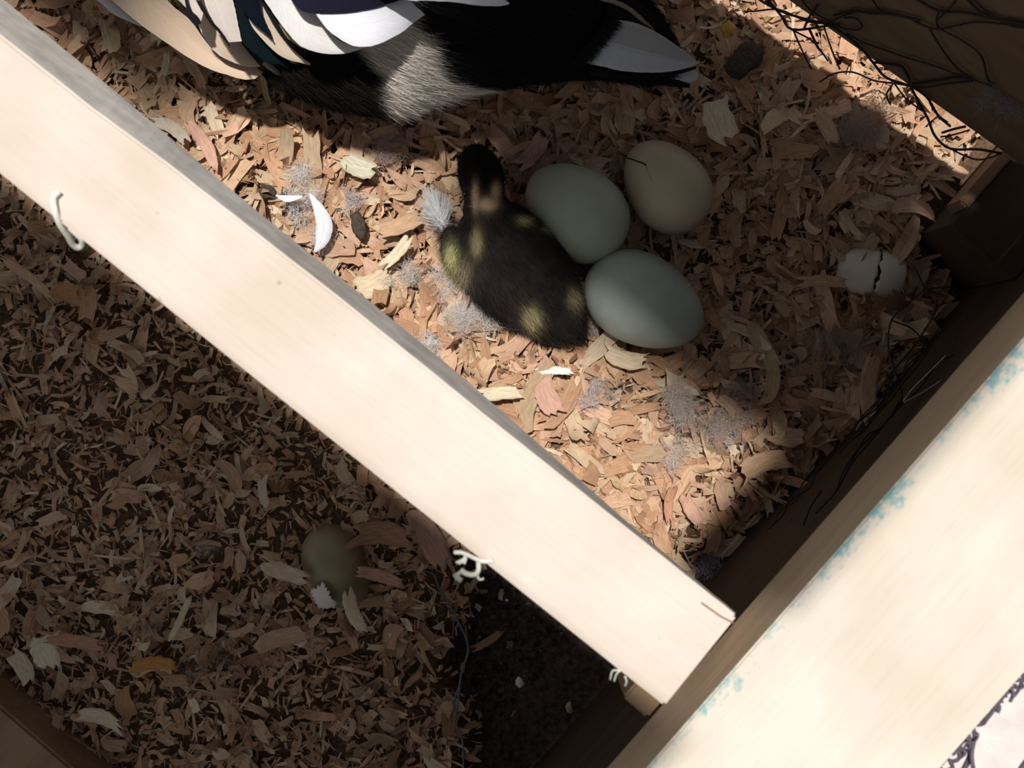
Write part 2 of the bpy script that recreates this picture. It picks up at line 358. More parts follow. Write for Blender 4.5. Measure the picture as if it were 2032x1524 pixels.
SH = [
 (1101, 735, 64, 15, 2, (.86, .84, .78), 'small white flat splinter below the duckling', .1, .013),
 (1425, 240, 88, 56, 72, PALE, 'broad pale wood flake with ragged end right of the tail tip', .4, .012),
 (744, 566, 62, 48, -22, CREAM, 'broad cream wood flake beside the rail, left of the duckling', .5, .013),
 (796, 446, 84, 34, -20, TAN, 'wide tan shaving with frayed end, just below the white curled feather', .6, .013),
 (712, 330, 62, 40, 24, (.66, .62, .46), 'pale greenish square shaving with toothed ends above the white feather', .5, .012),
 (343, 254, 84, 26, 34, GREY, 'flat greyish tan shaving by the rail below the cream wing feathers', .4, .012),
 (410, 290, 95, 24, 62, PINK, 'long pinkish shaving with a dark edge by the rail', .7, .013),
 (330, 128, 46, 14, 100, PALE, 'short pale stick of wood standing by the cream wing feathers', .3, .014),
 (391, 146, 66, 20, 58, TAN, 'tan shaving leaning under the tip of the cream wing feather', .8, .013),
 (1724, 768, 140, 34, 96, TAN, 'long broad tan shaving pointing at the right wall', .4, .011),
 (1636, 557, 92, 22, 3, TAN, 'straight tan shaving touching the broken white eggshell', .2, .015),
 (1563, 868, 66, 38, 6, TAN, 'blunt square tan shaving in the lower right of the nest box', .4, .013),
 (1512, 918, 100, 42, -20, TAN, 'large ragged tan curl near the dark corner hole', 1.2, .012),
 (1327, 998, 80, 18, 98, (.60, .31, .20), 'reddish curled shaving near the lower end of the rail', 1.4, .013),
 (1086, 792, 70, 42, 65, PINK, 'broad pinkish shaving below the small white splinter', .5, .013),
 (992, 780, 78, 26, -4, PALE, 'pale cream shaving beside the rail below the duckling', .6, .014),
 (790, 500, 74, 22, -48, PALE, 'upright pale pink shaving between the rail and the duckling', .7, .018),
 (1240, 715, 84, 34, 14, CREAM, 'flat yellowish shaving under the lower edge of the nearest egg', .5, .012),
 (1640, 250, 66, 30, 62, TAN, 'tan shaving lying across the litter below the netting', .5, .013),
 (1060, 300, 84, 34, -52, (.50, .30, .24), 'dark pink curled shaving leaning on the upper left green egg', .9, .022),
 (131, 578, 58, 34, 4, (.50, .26, .13), 'orange square shaving in the dark near compartment', .4, .012),
 (56, 548, 135, 18, 38, TAN, 'long thin tan shaving at the left edge of the near compartment', .3, .013),
 (760, 1057, 116, 46, 4, BRN, 'thick brown bark-like shaving beside the lower side of the rail', .8, .015),
 (851, 1068, 118, 50, 56, (.50, .30, .22), 'wide reddish brown shaving touching the frayed cord', .7, .016),
 (754, 1143, 90, 24, 16, (.56, .31, .22), 'pink-brown splinter right of the half-buried olive egg', .4, .013),
 (565, 1137, 96, 34, 18, (.70, .54, .38), 'light tan stepped shaving left of the half-buried olive egg', .5, .014),
 (88, 1292, 74, 54, 80, PALE, 'large pale curled shaving at the lower left', 1.5, .013),
 (302, 1316, 84, 26, -5, ORNG, 'bright orange-brown shaving in the lower left litter', .3, .013),
 (146, 1272, 118, 26, 9, (.50, .28, .17), 'long red-brown shaving at the lower left', .4, .015),
 (203, 1423, 82, 30, 20, CREAM, 'blunt cream-brown shaving near the bottom left board', .4, .013),
 (360, 1224, 88, 13, -65, CREAM, 'narrow light strip of wood standing out in the lower left litter', .3, .015),
 (970, 1272, 70, 16, -33, (.44, .27, .16), 'lone tan shaving on the bare dark floor', .4, .008),
 (1370, 1010, 60, 26, 60, PINK, 'torn pinkish shaving close to the end of the rail', .9, .012),
 (560, 1265, 100, 36, -14, TAN, 'big flat tan shaving below the half-buried olive egg', .3, .013),
 (700, 1215, 84, 28, 68, CREAM, 'pointed pale shaving left of the grey thread', .6, .014),
]
for a in SH:
    single_shaving(*a[:7], curl=a[7], lift=a[8], roll=random.uniform(-.15, .15), pitch=random.uniform(-.12, .12))

# ------------------------------------------------------------------ boards of the box
def box_pts(o8): return [(0, 3, 2, 1), (4, 5, 6, 7), (0, 1, 5, 4), (1, 2, 6, 5), (2, 3, 7, 6), (3, 0, 4, 7)]
def oriented_box(name, c0, c1, z0, z1, n, d0, d1, mats, facemats=None, bev=.0015, parent=None):
    """board running along the horizontal direction perpendicular to n, from c0 to c1 along it, between n.p=d0 and d1"""
    t = (-n[1], n[0]); bm = bmesh.new()
    vs = [bm.verts.new((n[0] * d + t[0] * c, n[1] * d + t[1] * c, z)) for z in (z0, z1) for (c, d) in ((c0, d0), (c1, d0), (c1, d1), (c0, d1))]
    for f in box_pts(None): bm.faces.new([vs[i] for i in f])
    bmesh.ops.recalc_face_normals(bm, faces=bm.faces)
    # cut along the length so that edges can be slightly uneven
    bmesh.ops.bevel(bm, geom=bm.edges[:], offset=bev, segments=2, affect='EDGES')
    me = bpy.data.meshes.new(name); bm.to_mesh(me)
    if facemats:
        for p in me.polygons: p.material_index = facemats(p.normal)
    bm.free(); return link(name, me, mats, parent)
# right board (top and inner edge)
M['board'].node_tree  # paint flecks follow its inner edge: local y of the rotated frame
tb = math.atan2(MW[0], -MW[1])            # direction along the board
def set_stain(mat, inner, width):
    for n_ in mat.node_tree.nodes:
        if n_.type == 'MAP_RANGE':
            n_.inputs['From Min'].default_value = inner - width; n_.inputs['From Max'].default_value = inner
for n_ in M['board'].node_tree.nodes:
    if n_.type == 'MAPPING' and tuple(n_.inputs['Scale'].default_value) == (1, 1, 1): n_.inputs['Rotation'].default_value = (0, 0, -tb)
set_stain(M['board'], -MD, .021)
rb = oriented_box('frame_board', -.30, .42, .177, .215, MW, MD, MD + .0745, [M['board'], M['board_side']], lambda nn: 1 if nn.x * MW[0] + nn.y * MW[1] < -.9 else 0, bev=.0007)
tag(rb, 'wide cream pine board on the right, its inner edge flecked with blue-green paint', 'board')
wr = oriented_box('wall_right', -.30, .40, -.05, .1765, MW, .1485, .162, M['wallwood']); tag(wr, kind='structure')
# far board above the gap
FN = (.577, .817)
wb = oriented_box('wall_back', -.23, .60, .065, .24, FN, .2180, .227, M['darkwood']); tag(wb, kind='structure')
# batten at the foot of the right wall
cb = oriented_box('corner_board', .196, .36, -.03, .046, MW, .108, .1480, M['wallwood'], bev=.001)
tag(cb, 'dark plank lying low along the right wall at the far corner', 'board')
bt = oriented_box('corner_batten', .205, .36, .030, .050, MW, .1025, .1078, M['batten'], bev=.001)
tag(bt, 'thin brown batten along the foot of the right wall at the far corner', 'batten')
# near board bottom left
n3 = (-.652, -.758)
a = Pplane(75, 1460, n3, .262)
nb = oriented_box('wall_left', -.30, .30, -.05, .012, n3, .2925, .3300, M['batten']); tag(nb, kind='structure')
# the diagonal rail, twisted a little so that its weathered edge shows more at the far end
E = (.7825, .6227); EN = (.6227, -.7825)  # image direction of the rail and across it (towards upper right)
def ts(pts): a = np.array(pts, float); return a[:, 0] * E[0] + a[:, 1] * E[1], a[:, 0] * EN[0] + a[:, 1] * EN[1]
low = ts([(-350, 64.5), (0, 345), (500, 747), (950, 1107), (1345, 1423)])
inn = ts([(-350, -206), (51, 109), (171, 205), (341, 330), (500, 455), (676, 592), (812, 702), (933, 800), (1250, 1052), (1470, 1228)])
out = ts([(-350, -300), (10, 0), (205, 160), (375, 304), (500, 410), (812, 660), (933, 760), (1250, 1040), (1481, 1233)])
ZT, ZB = .215, .177
bm = bmesh.new(); rows = []
ST = list(np.linspace(-300, 1905, 70))
for k, t in enumerate(ST):
    r = []
    jit = .35 * noise.noise(Vector((t * .02, 3, 0)))
    for (arr, z, j) in ((low, ZT, jit * 1.5), (inn, ZT, jit * 3), (out, ZB, jit * 3)):
        s_ = np.interp(t, arr[0], arr[1]) + j
        sl = 0
        if t > 1800: sl = 0
        pp = (t * E[0] + s_ * EN[0], t * E[1] + s_ * EN[1])
        # the end is cut square to the right board
        if k == len(ST) - 1: pass
        r.append(P(pp[0], pp[1], z))
    w_ = r[0]; r.append(Vector((w_.x + Nn[0] * .002, w_.y + Nn[1] * .002, ZB)))
    rows.append(r)
# clip rows against the right board plane
lim = MD - .0006
full = []
for i in range(4):
    line = [r[i] for r in rows]; g = [p.x * MW[0] + p.y * MW[1] for p in line]
    e = next((j for j, gg in enumerate(g) if gg > lim), None)
    if e is None: full.append(line); continue
    a_, b_ = line[e - 1], line[e]; f = (lim - g[e - 1]) / (g[e] - g[e - 1]); endp = a_.lerp(b_, f)
    n_keep = e; src = line[:e] + [endp]
    # resample to the same count
    cum = [0]
    for j in range(1, len(src)): cum.append(cum[-1] + (src[j] - src[j - 1]).length)
    res = []
    for j in range(len(ST)):
        d_ = cum[-1] * j / (len(ST) - 1); k2 = max(1, next((m_ for m_, c_ in enumerate(cum) if c_ >= d_ - 1e-9), len(cum) - 1))
        ff = (d_ - cum[k2 - 1]) / max(1e-9, cum[k2] - cum[k2 - 1]); res.append(src[k2 - 1].lerp(src[k2], ff))
    full.append(res)
vv = [[bm.verts.new(full[i][k]) for i in range(4)] for k in range(len(ST))]
for k in range(len(ST) - 1):
    for i in range(4):
        f = bm.faces.new((vv[k][i], vv[k + 1][i], vv[k + 1][(i + 1) % 4], vv[k][(i + 1) % 4]))
        f.material_index = 1 if i == 1 else 0
bm.faces.new(vv[0][::-1]); bm.faces.new(vv[-1])
bmesh.ops.recalc_face_normals(bm, faces=bm.faces)
ed = [e for e in bm.edges if len(e.link_faces) == 2 and e.calc_face_angle(0) > .6]
bmesh.ops.bevel(bm, geom=ed, offset=.0009, segments=2, affect='EDGES')
me = bpy.data.meshes.new('rail'); bm.to_mesh(me); bm.free()
rail = link('wooden_rail', me, [M['rail'], M['rail_side']])
tag(rail, 'pale pine rail crossing the box diagonally, its upper edge weathered grey', 'rail')
# post under the rail's end
po = oriented_box('cleat', -.060, -.028, .12, .1765, MW, .107, .1190, M['darkwood'], bev=.001)
tag(po, 'small brown wooden cleat under the butted end of the diagonal rail', 'cleat')
# pale ground outside
slab = oriented_box('floor', -.45, .45, -.04, .03, MW, .20, .62, M['slab']); tag(slab, kind='structure')
# unseen slabs added overhead to cut the sun down to a lit strip
LEAN = (Nn[0]*KS + Tn[0]*KT, Nn[1]*KS + Tn[1]*KT)
def light_blocker(corners, z):
    """added slab that blocks the sun; corners are (offset across the rail, offset towards the right board) of where its shadow edge falls"""
    bm = bmesh.new(); det = Nn[0] * MW[1] - Nn[1] * MW[0]; lo, hi = [], []
    for u, d in corners:
        x = (u * MW[1] - Nn[1] * d) / det; y = (Nn[0] * d - MW[0] * u) / det
        lo.append(bm.verts.new((x + LEAN[0] * z, y + LEAN[1] * z, z))); hi.append(bm.verts.new((x + LEAN[0] * z, y + LEAN[1] * z, z + .015)))
    n_ = len(corners); bm.faces.new(lo); bm.faces.new(hi)
    for a_ in range(n_): bm.faces.new((lo[a_], lo[(a_ + 1) % n_], hi[(a_ + 1) % n_], hi[a_]))
    bmesh.ops.recalc_face_normals(bm, faces=bm.faces)
    me = bpy.data.meshes.new('light_blocker_slab'); bm.to_mesh(me); bm.free(); o = link('light_blocker_slab', me, M['light_blocker']); tag(o, kind='structure'); return o
light_blocker([(-.0755, .150), (-.0755, -1.0), (-.40, -1.0), (-.40, .150)], .67)
light_blocker([(.046, -.10), (.046, .10), (.190, .10), (.190, -.24), (.088, -.24), (.088, -.10)], 1.45)
light_blocker([(-.020, .120), (-.020, .150), (.245, .150), (.245, .110), (.200, .110), (.200, .085), (.060, .085), (.060, .120)], .67)
light_blocker([(.150, -.60), (.150, .10), (.2085, .10), (.2085, -.60)], .70)
light_blocker([(-.012, -1.0), (-.012, -.215), (.205, -.215), (.205, -1.0)], 1.47)

# ------------------------------------------------------------------ curves as meshes: netting, cords
def tube(bm, pts, r, seg=6, taper=False, sub=4):
    pts = [Vector(p) for p in pts]
    if len(pts) > 2 and sub > 1:                       # Catmull-Rom
        q = []
        ext = [2 * pts[0] - pts[1]] + pts + [2 * pts[-1] - pts[-2]]
        for i in range(1, len(ext) - 2):
            for k in range(sub):
                t = k / sub; p0, p1, p2, p3 = ext[i - 1:i + 3]
                q.append(.5 * ((2 * p1) + (p2 - p0) * t + (2 * p0 - 5 * p1 + 4 * p2 - p3) * t * t + (3 * p1 - p0 - 3 * p2 + p3) * t ** 3))
        q.append(pts[-1]); pts = q
    prev = None; n = len(pts); ref = Vector((0, 0, 1))
    for i, p in enumerate(pts):
        d = (pts[min(i + 1, n - 1)] - pts[max(i - 1, 0)]).normalized()
        a = d.cross(ref)
        if a.length < .05: a = d.cross(Vector((1, 0, 0)))
        a.normalize(); b = d.cross(a); rr = r * (1 - .8 * i / (n - 1)) if taper else r
        ring = [bm.verts.new(p + (a * math.cos(k * 2 * math.pi / seg) + b * math.sin(k * 2 * math.pi / seg)) * rr) for k in range(seg)]
        if prev:
            for k in range(seg): bm.faces.new((prev[k], prev[(k + 1) % seg], ring[(k + 1) % seg], ring[k]))
        else: bm.faces.new(ring[::-1])
        prev = ring
    bm.faces.new(prev)
def finish(bm, name, mat, parent=None, smooth=True):
    bmesh.ops.recalc_face_normals(bm, faces=bm.faces)
    me = bpy.data.meshes.new(name); bm.to_mesh(me); bm.free()
    for p in me.polygons: p.use_smooth = smooth
    return link(name, me, mat, parent)
c5 = lambda l: [(1500 + x / 3.628, y / 3.628) for x, y in l]
NET = [
 [(-60, -90), (30, 0), (180, 80), (330, 130), (520, 180), (640, 250), (760, 350), (850, 460), (940, 560), (1110, 620), (1230, 700), (1310, 830), (1400, 910)],
 [(-80, 85), (0, 80), (170, 70), (360, 150), (500, 165), (700, 90), (900, 90), (1050, 110), (1200, 180), (1320, 210), (1560, 160), (1750, 170), (2000, 195)],
 [(500, 170), (700, 215), (765, 190), (720, 130), (640, 128)], [(1100, -40), (1170, 0), (1320, 80), (1500, 90), (1700, 130), (2000, 185)],
 [(1320, 80), (1300, 150), (1330, 210), (1480, 290), (1620, 400), (1670, 570), (1720, 600)], [(1250, 210), (1330, 340), (1430, 470), (1560, 570), (1700, 620)],
 [(1500, -50), (1530, 0), (1620, 90), (1750, 140), (2000, 210)], [(800, -50), (840, 0), (900, 80), (1000, 110)], [(1570, 0), (1680, 100), (1850, 190), (2000, 200)],
 [(40, -60), (180, 110), (260, 212), (490, 190), (600, 180)], [(270, 220), (340, 380), (400, 500)], [(260, 215), (400, 290), (470, 370), (520, 440)],
 [(380, 200), (440, 330), (470, 370)], [(490, 195), (550, 370), (605, 500)], [(460, 590), (560, 530), (700, 520), (850, 580), (1000, 600), (1200, 630), (1400, 600), (1560, 585)],
 [(850, 450), (950, 460), (1050, 480), (1100, 560), (1130, 600), (1300, 580), (1450, 555), (1560, 580)], [(990, 600), (940, 680), (970, 755)],
 [(1000, 605), (1080, 710), (1200, 800)], [(1110, 620), (1170, 730), (1240, 860), (1290, 980), (1400, 1070), (1600, 1075), (1770, 1105)],
 [(1250, 740), (1300, 820), (1380, 880)], [(1330, 985), (1420, 970), (1540, 935)], [(1340, 955), (1420, 930), (1510, 910)],
 [(1400, 1070), (1500, 1120), (1600, 1150), (1700, 1130), (1760, 1105)], [(330, 0), (400, 80), (520, 150), (560, 190)], [(440, 40), (380, 130), (350, 200)],
 [(650, 240), (760, 300), (900, 350), (1100, 420), (1300, 480), (1560, 580)], [(1300, 150), (1420, 30), (1440, -30)], [(560, 110), (700, 80), (820, 95), (1000, 105), (1180, 150)]]
bm = bmesh.new()
for k, l in enumerate(NET):
    pts = []
    for (x, y) in c5(l):
        q = Pplane(x, y, FN, .2160)
        if q.z < .065: q = P(x, y, .063 + .004 * math.sin(k + x * .05))
        pts.append(q)
    tube(bm, pts, .00042 if k % 3 else .00062, 5)
net = finish(bm, 'poultry_netting', M['wire']); tag(net, 'torn dark poultry netting hanging over the lit gap below the far board', 'netting')
c6 = lambda l: [(1600 + x / 3.3125, 400 + y / 3.3125) for x, y in l]
bm = bmesh.new()
rn = random.Random(8)
for k in range(9):
    o_ = rn.uniform(-10, 14); y0 = rn.uniform(640, 940); ln_ = rn.uniform(90, 220)
    pts = []
    for q in range(6):
        yy = y0 + ln_ * q / 5; xx = 1880 - (yy - 640) * .86 + o_ + rn.uniform(-9, 9); pts.append(P(xx, yy, .05 + .03 * q / 5))
    tube(bm, pts, .00035, 5)
for k, l in enumerate([[(710, 430), (760, 530), (770, 580), (680, 660), (560, 780), (540, 950), (580, 1100), (630, 1290), (560, 1420)], [(940, 560), (830, 570), (770, 580)],
        [(860, 640), (830, 760), (700, 960), (580, 1100), (470, 1260)], [(560, 780), (700, 840), (800, 960)], [(1180, 800), (980, 1000), (870, 1060), (740, 1230), (600, 1360), (460, 1530), (300, 1720), (200, 1900), (60, 2050)],
        [(470, 1500), (330, 1640), (240, 1780), (200, 1900)], [(630, 1290), (500, 1480), (380, 1560), (200, 1900)], [(100, 1900), (30, 2000), (-20, 2130)]]):
    tube(bm, [P(x, y, .045 + .035 * min(1, max(0, (yy - 900) / 900))) for (x, y), (xx, yy) in zip(c6(l), l)], .00045, 5)
net2 = finish(bm, 'poultry_netting', M['wire']); tag(net2, 'loose dark netting strands along the foot of the right wall', 'netting')
bm = bmesh.new()
tube(bm, [P(x, y, .10) for x, y in c6([(920, 1010), (870, 1062), (800, 1130), (700, 1230), (640, 1310)])], .00045, 6)
tube(bm, [P(x, y, .10) for x, y in c6([(900, 1170), (820, 1220), (740, 1270), (640, 1320)])], .0004, 6)
sw = finish(bm, 'bare_wire', M['silver']); tag(sw, 'shiny bare wire ends sticking out beside the inner edge of the right board', 'wire')
c3 = lambda l: [(1600 + x / 3.595, 1100 + y / 3.595) for x, y in l]
bm = bmesh.new()
NO = [[(1650, 640), (1553, 720), (1480, 820), (1380, 950), (1290, 1060), (1180, 1190), (1050, 1340), (920, 1524), (860, 1620)], [(1420, 990), (1370, 1060), (1270, 1190), (1190, 1200), (1200, 1300), (1180, 1420), (1190, 1524), (1210, 1620)],
      [(1070, 1640), (1130, 1524), (1170, 1420), (1150, 1290), (1130, 1220)], [(1600, 760), (1500, 820), (1440, 900), (1370, 940), (1300, 1050)], [(1240, 1120), (1280, 1150), (1260, 1200), (1210, 1210)],
      [(1460, 840), (1500, 870), (1460, 910), (1400, 920)], [(1600, 1440), (1553, 1500), (1500, 1580)], [(1300, 1040), (1250, 1060), (1200, 1160), (1150, 1190), (1120, 1330), (1040, 1400), (960, 1500)]]
for k, l in enumerate(NO): tube(bm, [P(x, y, .2095 + .002 * math.sin(k * 2 + i)) for i, (x, y) in enumerate(c3(l))], .0011 if k % 2 == 0 else .0008, 6)
M['net_grey'] = plain('grey_netting', (.10, .08, .10), .5)
rn = random.Random(5)
for k in range(26):
    t = rn.uniform(-.1, 1.1); cx_, cy_ = 2040 - 185 * t, 1318 + 212 * t; a_ = rn.uniform(0, 6.28); R1 = rn.uniform(5, 16)
    tube(bm, [P(cx_ + 4 + R1 * math.cos(a_ + q * 1.3) * (1 + .3 * (q % 2)), cy_ + 6 + R1 * math.sin(a_ + q * 1.3), .209 + .003 * rn.random()) for q in range(rn.choice((3, 4, 5)))], rn.uniform(.0004, .0008), 5)
net3 = finish(bm, 'poultry_netting', M['net_grey']); tag(net3, 'twisted grey netting edge along the outer side of the right board', 'netting')
# cords
bm = bmesh.new(); c2 = lambda l: [(x / 2.93, y / 2.93) for x, y in l]
cp = c2([(345, 1110), (310, 1150), (318, 1220), (345, 1300), (395, 1375), (420, 1420), (455, 1440), (478, 1420), (470, 1385), (430, 1345), (400, 1320)])
zs = [.2168, .2170, .2170, .214, .208, .204, .202, .203, .206, .208, .209]
tube(bm, [P(x, y, z) for (x, y), z in zip(cp, zs)], .0011, 7)
cd = finish(bm, 'cord', M['cord']); tag(cd, 'short white cord looped over the lower edge of the rail at the left', 'cord')
bm = bmesh.new(); c8 = lambda l: [(780 + x / 3.215, 1050 + y / 3.215) for x, y in l]
tube(bm, [P(x, y, z) for (x, y), z in zip(c8([(640, 200), (570, 205), (500, 175), (440, 150), (390, 148)]), (.2158, .2160, .213, .211, .210))], .0008, 6)
tube(bm, [P(x, y, .212) for x, y in c8([(545, 195), (545, 260), (520, 290), (470, 285), (430, 260)])], .0009, 6)
tube(bm, [P(x, y, .211) for x, y in c8([(545, 210), (540, 290), (550, 320), (580, 315)])], .0005, 5)
for k in range(7): tube(bm, [P(x, y, .210) for x, y in c8([(450, 262), (425 - k * 3, 280 + k * 2), (385 + k * 9, 300 + k * 4 + (k % 3) * 8)])], .0006, 5)
for k in range(4): tube(bm, [P(x, y, .210) for x, y in c8([(460, 160), (450 + k * 5, 190), (400 + k * 18, 215 + (k % 2) * 8)])], .0005, 5)
cd = finish(bm, 'cord', M['cord']); tag(cd, 'frayed knot of whitish cord on the lower edge of the rail near the middle', 'cord')
bm = bmesh.new()
tube(bm, [P(x, y, z) for (x, y), z in zip(c8([(1440, 900), (1400, 905), (1385, 960)]), (.213, .211, .208))], .0004, 5)
tube(bm, [P(x, y, z) for (x, y), z in zip(c8([(1480, 940), (1490, 970), (1480, 1000)]), (.213, .211, .208))], .0004, 5)
tube(bm, [P(x, y, z) for (x, y), z in zip(c8([(1450, 900), (1425, 925), (1410, 970)]), (.213, .211, .208))], .0004, 5)
cd = finish(bm, 'cord', M['cord']); tag(cd, 'tiny wisp of pale fibre under the rail close to its lower end', 'fibre')
bm = bmesh.new(); zz = -.012
tube(bm, [P(x, y, zz) for x, y in c8([(110, 160), (200, 260), (260, 290), (300, 390), (350, 460), (400, 560), (460, 680), (480, 780), (440, 900), (425, 1000), (410, 1120), (395, 1230), (440, 1330), (450, 1524), (450, 1600)])], .0006, 5)
tube(bm, [P(x, y, zz + .001) for x, y in c8([(360, 470), (385, 600), (380, 680)])], .0003, 5)
tube(bm, [P(x, y, zz - .001) for x, y in c8([(395, 1230), (390, 1100), (430, 980)])], .0005, 5)
cd = finish(bm, 'thread', M['strand']); tag(cd, 'long grey thread lying along the edge of the litter and the bare floor', 'thread')

bm = bmesh.new(); tube(bm, [P(x, y, .2151) for x, y in ((1392, 1196), (1412, 1210), (1432, 1224), (1446, 1231), (1455, 1236))], .00035, 5)
finish(bm, 'split', plain('brown_split', (.30, .17, .11), .9), rail)
# ------------------------------------------------------------------ eggs
def egg_mesh(name, L, W, mat, nu=40, nv=36, cut=None):
    bm = bmesh.new(); rings = []
    for i in range(1, nu):
        t = math.pi * i / nu; x = -math.cos(t) * L / 2; r = W / 2 * math.sin(t) * (1 + .13 * math.cos(t)) * 1.0
        rings.append([bm.verts.new((x, r * math.cos(2 * math.pi * j / nv), r * math.sin(2 * math.pi * j / nv))) for j in range(nv)])
    for a_, b_ in zip(rings, rings[1:]):
        for j in range(nv): bm.faces.new((a_[j], a_[(j + 1) % nv], b_[(j + 1) % nv], b_[j]))
    s_, e_ = bm.verts.new((-L / 2, 0, 0)), bm.verts.new((L / 2, 0, 0))
    for j in range(nv): bm.faces.new((rings[0][(j + 1) % nv], rings[0][j], s_)); bm.faces.new((rings[-1][j], rings[-1][(j + 1) % nv], e_))
    return finish(bm, name, mat)
def egg(i, mat, label, flip=False):
    ex, ey, l, wd, a, z = EGGS[i]; s = (D - z) / F
    o = egg_mesh('egg', l * s, wd * s, mat); o.location = P(ex, ey, z)
    o.rotation_euler = (0, .05, math.radians(-a) + (math.pi if flip else 0)); tag(o, label, 'egg', 'duck eggs in the nest')
    return o, l * s, wd * s
eA = egg(0, M['egg_green'], 'pale green duck egg touching the back of the duckling', True)
eB = egg(1, M['egg_cream'], 'cream duck egg with a small dark crack, farthest from the duckling', True)
eC = egg(2, M['egg_blue'], 'grey-green duck egg nearest the rail, below the other two', False)
# crack and a fine line on the cream egg; thin wisp of membrane on its lower left side
def on_egg(o, L, W, px, py, lift=.0002):
    m = o.matrix_basis if False else Matrix.LocRotScale(o.location, o.rotation_euler, None)
    mi = m.inverted(); org = mi @ Vector((0, 0, D)); tgt = mi @ P(px, py, 0); d = (tgt - org).normalized()
    t = (org.length) - .06
    for _ in range(600):
        p = org + d * t; x = p.x / (L / 2)
        if abs(x) < 1:
            r = W / 2 * math.sqrt(1 - x * x) * (1 - .13 * x)
            if math.hypot(p.y, p.z) < r: break
        t += .0002
    return org + d * (t - lift)
o, L_, W_ = eB
L_, W_ = L_, W_
bm = bmesh.new()
tube(bm, [on_egg(o, L_, W_, 1020 + x / 3.463, 260 + y / 3.463) for x, y in ((780, 186), (815, 196), (845, 208), (880, 218), (908, 235))], .00035, 5)
finish(bm, 'crack', M['crack'], o)
bm = bmesh.new()
tube(bm, [on_egg(o, L_, W_, 1020 + x / 3.463, 260 + y / 3.463, .0001) for x, y in ((905, 235), (915, 270), (935, 310), (945, 340))], .00012, 4)
c_ = finish(bm, 'vein', plain('fine_brown_line', (.35, .24, .14), .8), o)
# broken white eggshell, half buried by the right wall
def shell_piece(name, L, W, mat, th0, th1, ph0, ph1, jag, seed):
    bm = bmesh.new(); nu, nv = 16, 16; G = []
    r_ = random.Random(seed)
    for i in range(nu + 1):
        row = []
        for j in range(nv + 1):
            jj = jag * (r_.random() - .5)
            t = th0 + (th1 - th0) * i / nu + (jj if i in (0, nu) else 0); p = ph0 + (ph1 - ph0) * j / nv + (jj if j in (0, nv) else 0)
            row.append(bm.verts.new((-math.cos(t) * L / 2, W / 2 * math.sin(t) * math.cos(p), W / 2 * math.sin(t) * math.sin(p))))
        G.append(row)
    for i in range(nu):
        for j in range(nv): bm.faces.new((G[i][j], G[i + 1][j], G[i + 1][j + 1], G[i][j + 1]))
    o = finish(bm, name, mat); md = o.modifiers.new('th', 'SOLIDIFY'); md.thickness = .0006; return o
zsh = .004
root = empty('broken_eggshell', P(1735, 540, zsh)); tag(root, 'broken white eggshell with an open crack, half buried by the right wall', 'eggshell')
for (th0, th1, dx, rz, sd_) in ((.55, 1.64, 0, 0, 3), (1.66, 2.45, .0006, .05, 5)):
    p = shell_piece('shell_fragment', .042, .028, M['egg_white'], th0, th1, .35, 2.8, .10, sd_)
    p.parent = root; p.location = (dx, 0, -.008); p.rotation_euler = (0, -.1, math.radians(-12) + rz)
# olive egg half buried in the near compartment
oz = -.014
o = egg_mesh('egg', .050, .034, M['egg_olive']); o.location = P(672, 1128, -.018); o.rotation_euler = (0, .15, math.radians(-65))
tag(o, 'olive-brown egg half buried in the litter below the rail', 'egg')
p = shell_piece('broken_eggshell', .03, .026, M['egg_white'], .8, 1.5, .9, 2.1, .2, 9); p.location = P(663, 1163, -.012); p.rotation_euler = (.3, 0, .4)
tag(p, 'small white shell chip beside the half-buried olive egg', 'eggshell')

# ------------------------------------------------------------------ strands (down, fluff)
def strands(base, dirs, length, width, bend, col, segs=3, wig=0.0):
    """tapered ribbons; base (n,3), dirs (n,3) unit, bend (n,3) added quadratically"""
    n = len(base); length = np.broadcast_to(length, (n,)); width = np.broadcast_to(width, (n,))
    rv = rng.normal(0, 1, (n, 3)); side = np.cross(dirs, rv); side /= np.linalg.norm(side, axis=1)[:, None] + 1e-9
    Vs = []; 
    for k in range(segs + 1):
        t = k / segs; c = base + dirs * (length * t)[:, None] + bend * (t * t * length)[:, None]
        if wig and k: c = c + rng.normal(0, wig, (n, 3)) * length[:, None]
        wk = width * (1 - t) ** .6
        if k < segs: Vs += [c + side * wk[:, None] / 2, c - side * wk[:, None] / 2]
        else: Vs += [c]
    V = np.stack(Vs, 1); m = V.shape[1]; b = (np.arange(n) * m)[:, None]
    Q = np.concatenate([b + np.array([[2 * k, 2 * k + 1, 2 * k + 3, 2 * k + 2]]) for k in range(segs - 1)])
    T = b + np.array([[2 * segs - 2, 2 * segs - 1, 2 * segs]])
    C = np.repeat(col[:, None, :], m, 1).reshape(-1, 3)
    return V.reshape(-1, 3), Q, T, C
def unit(a): return a / (np.linalg.norm(a, axis=-1, keepdims=True) + 1e-9)
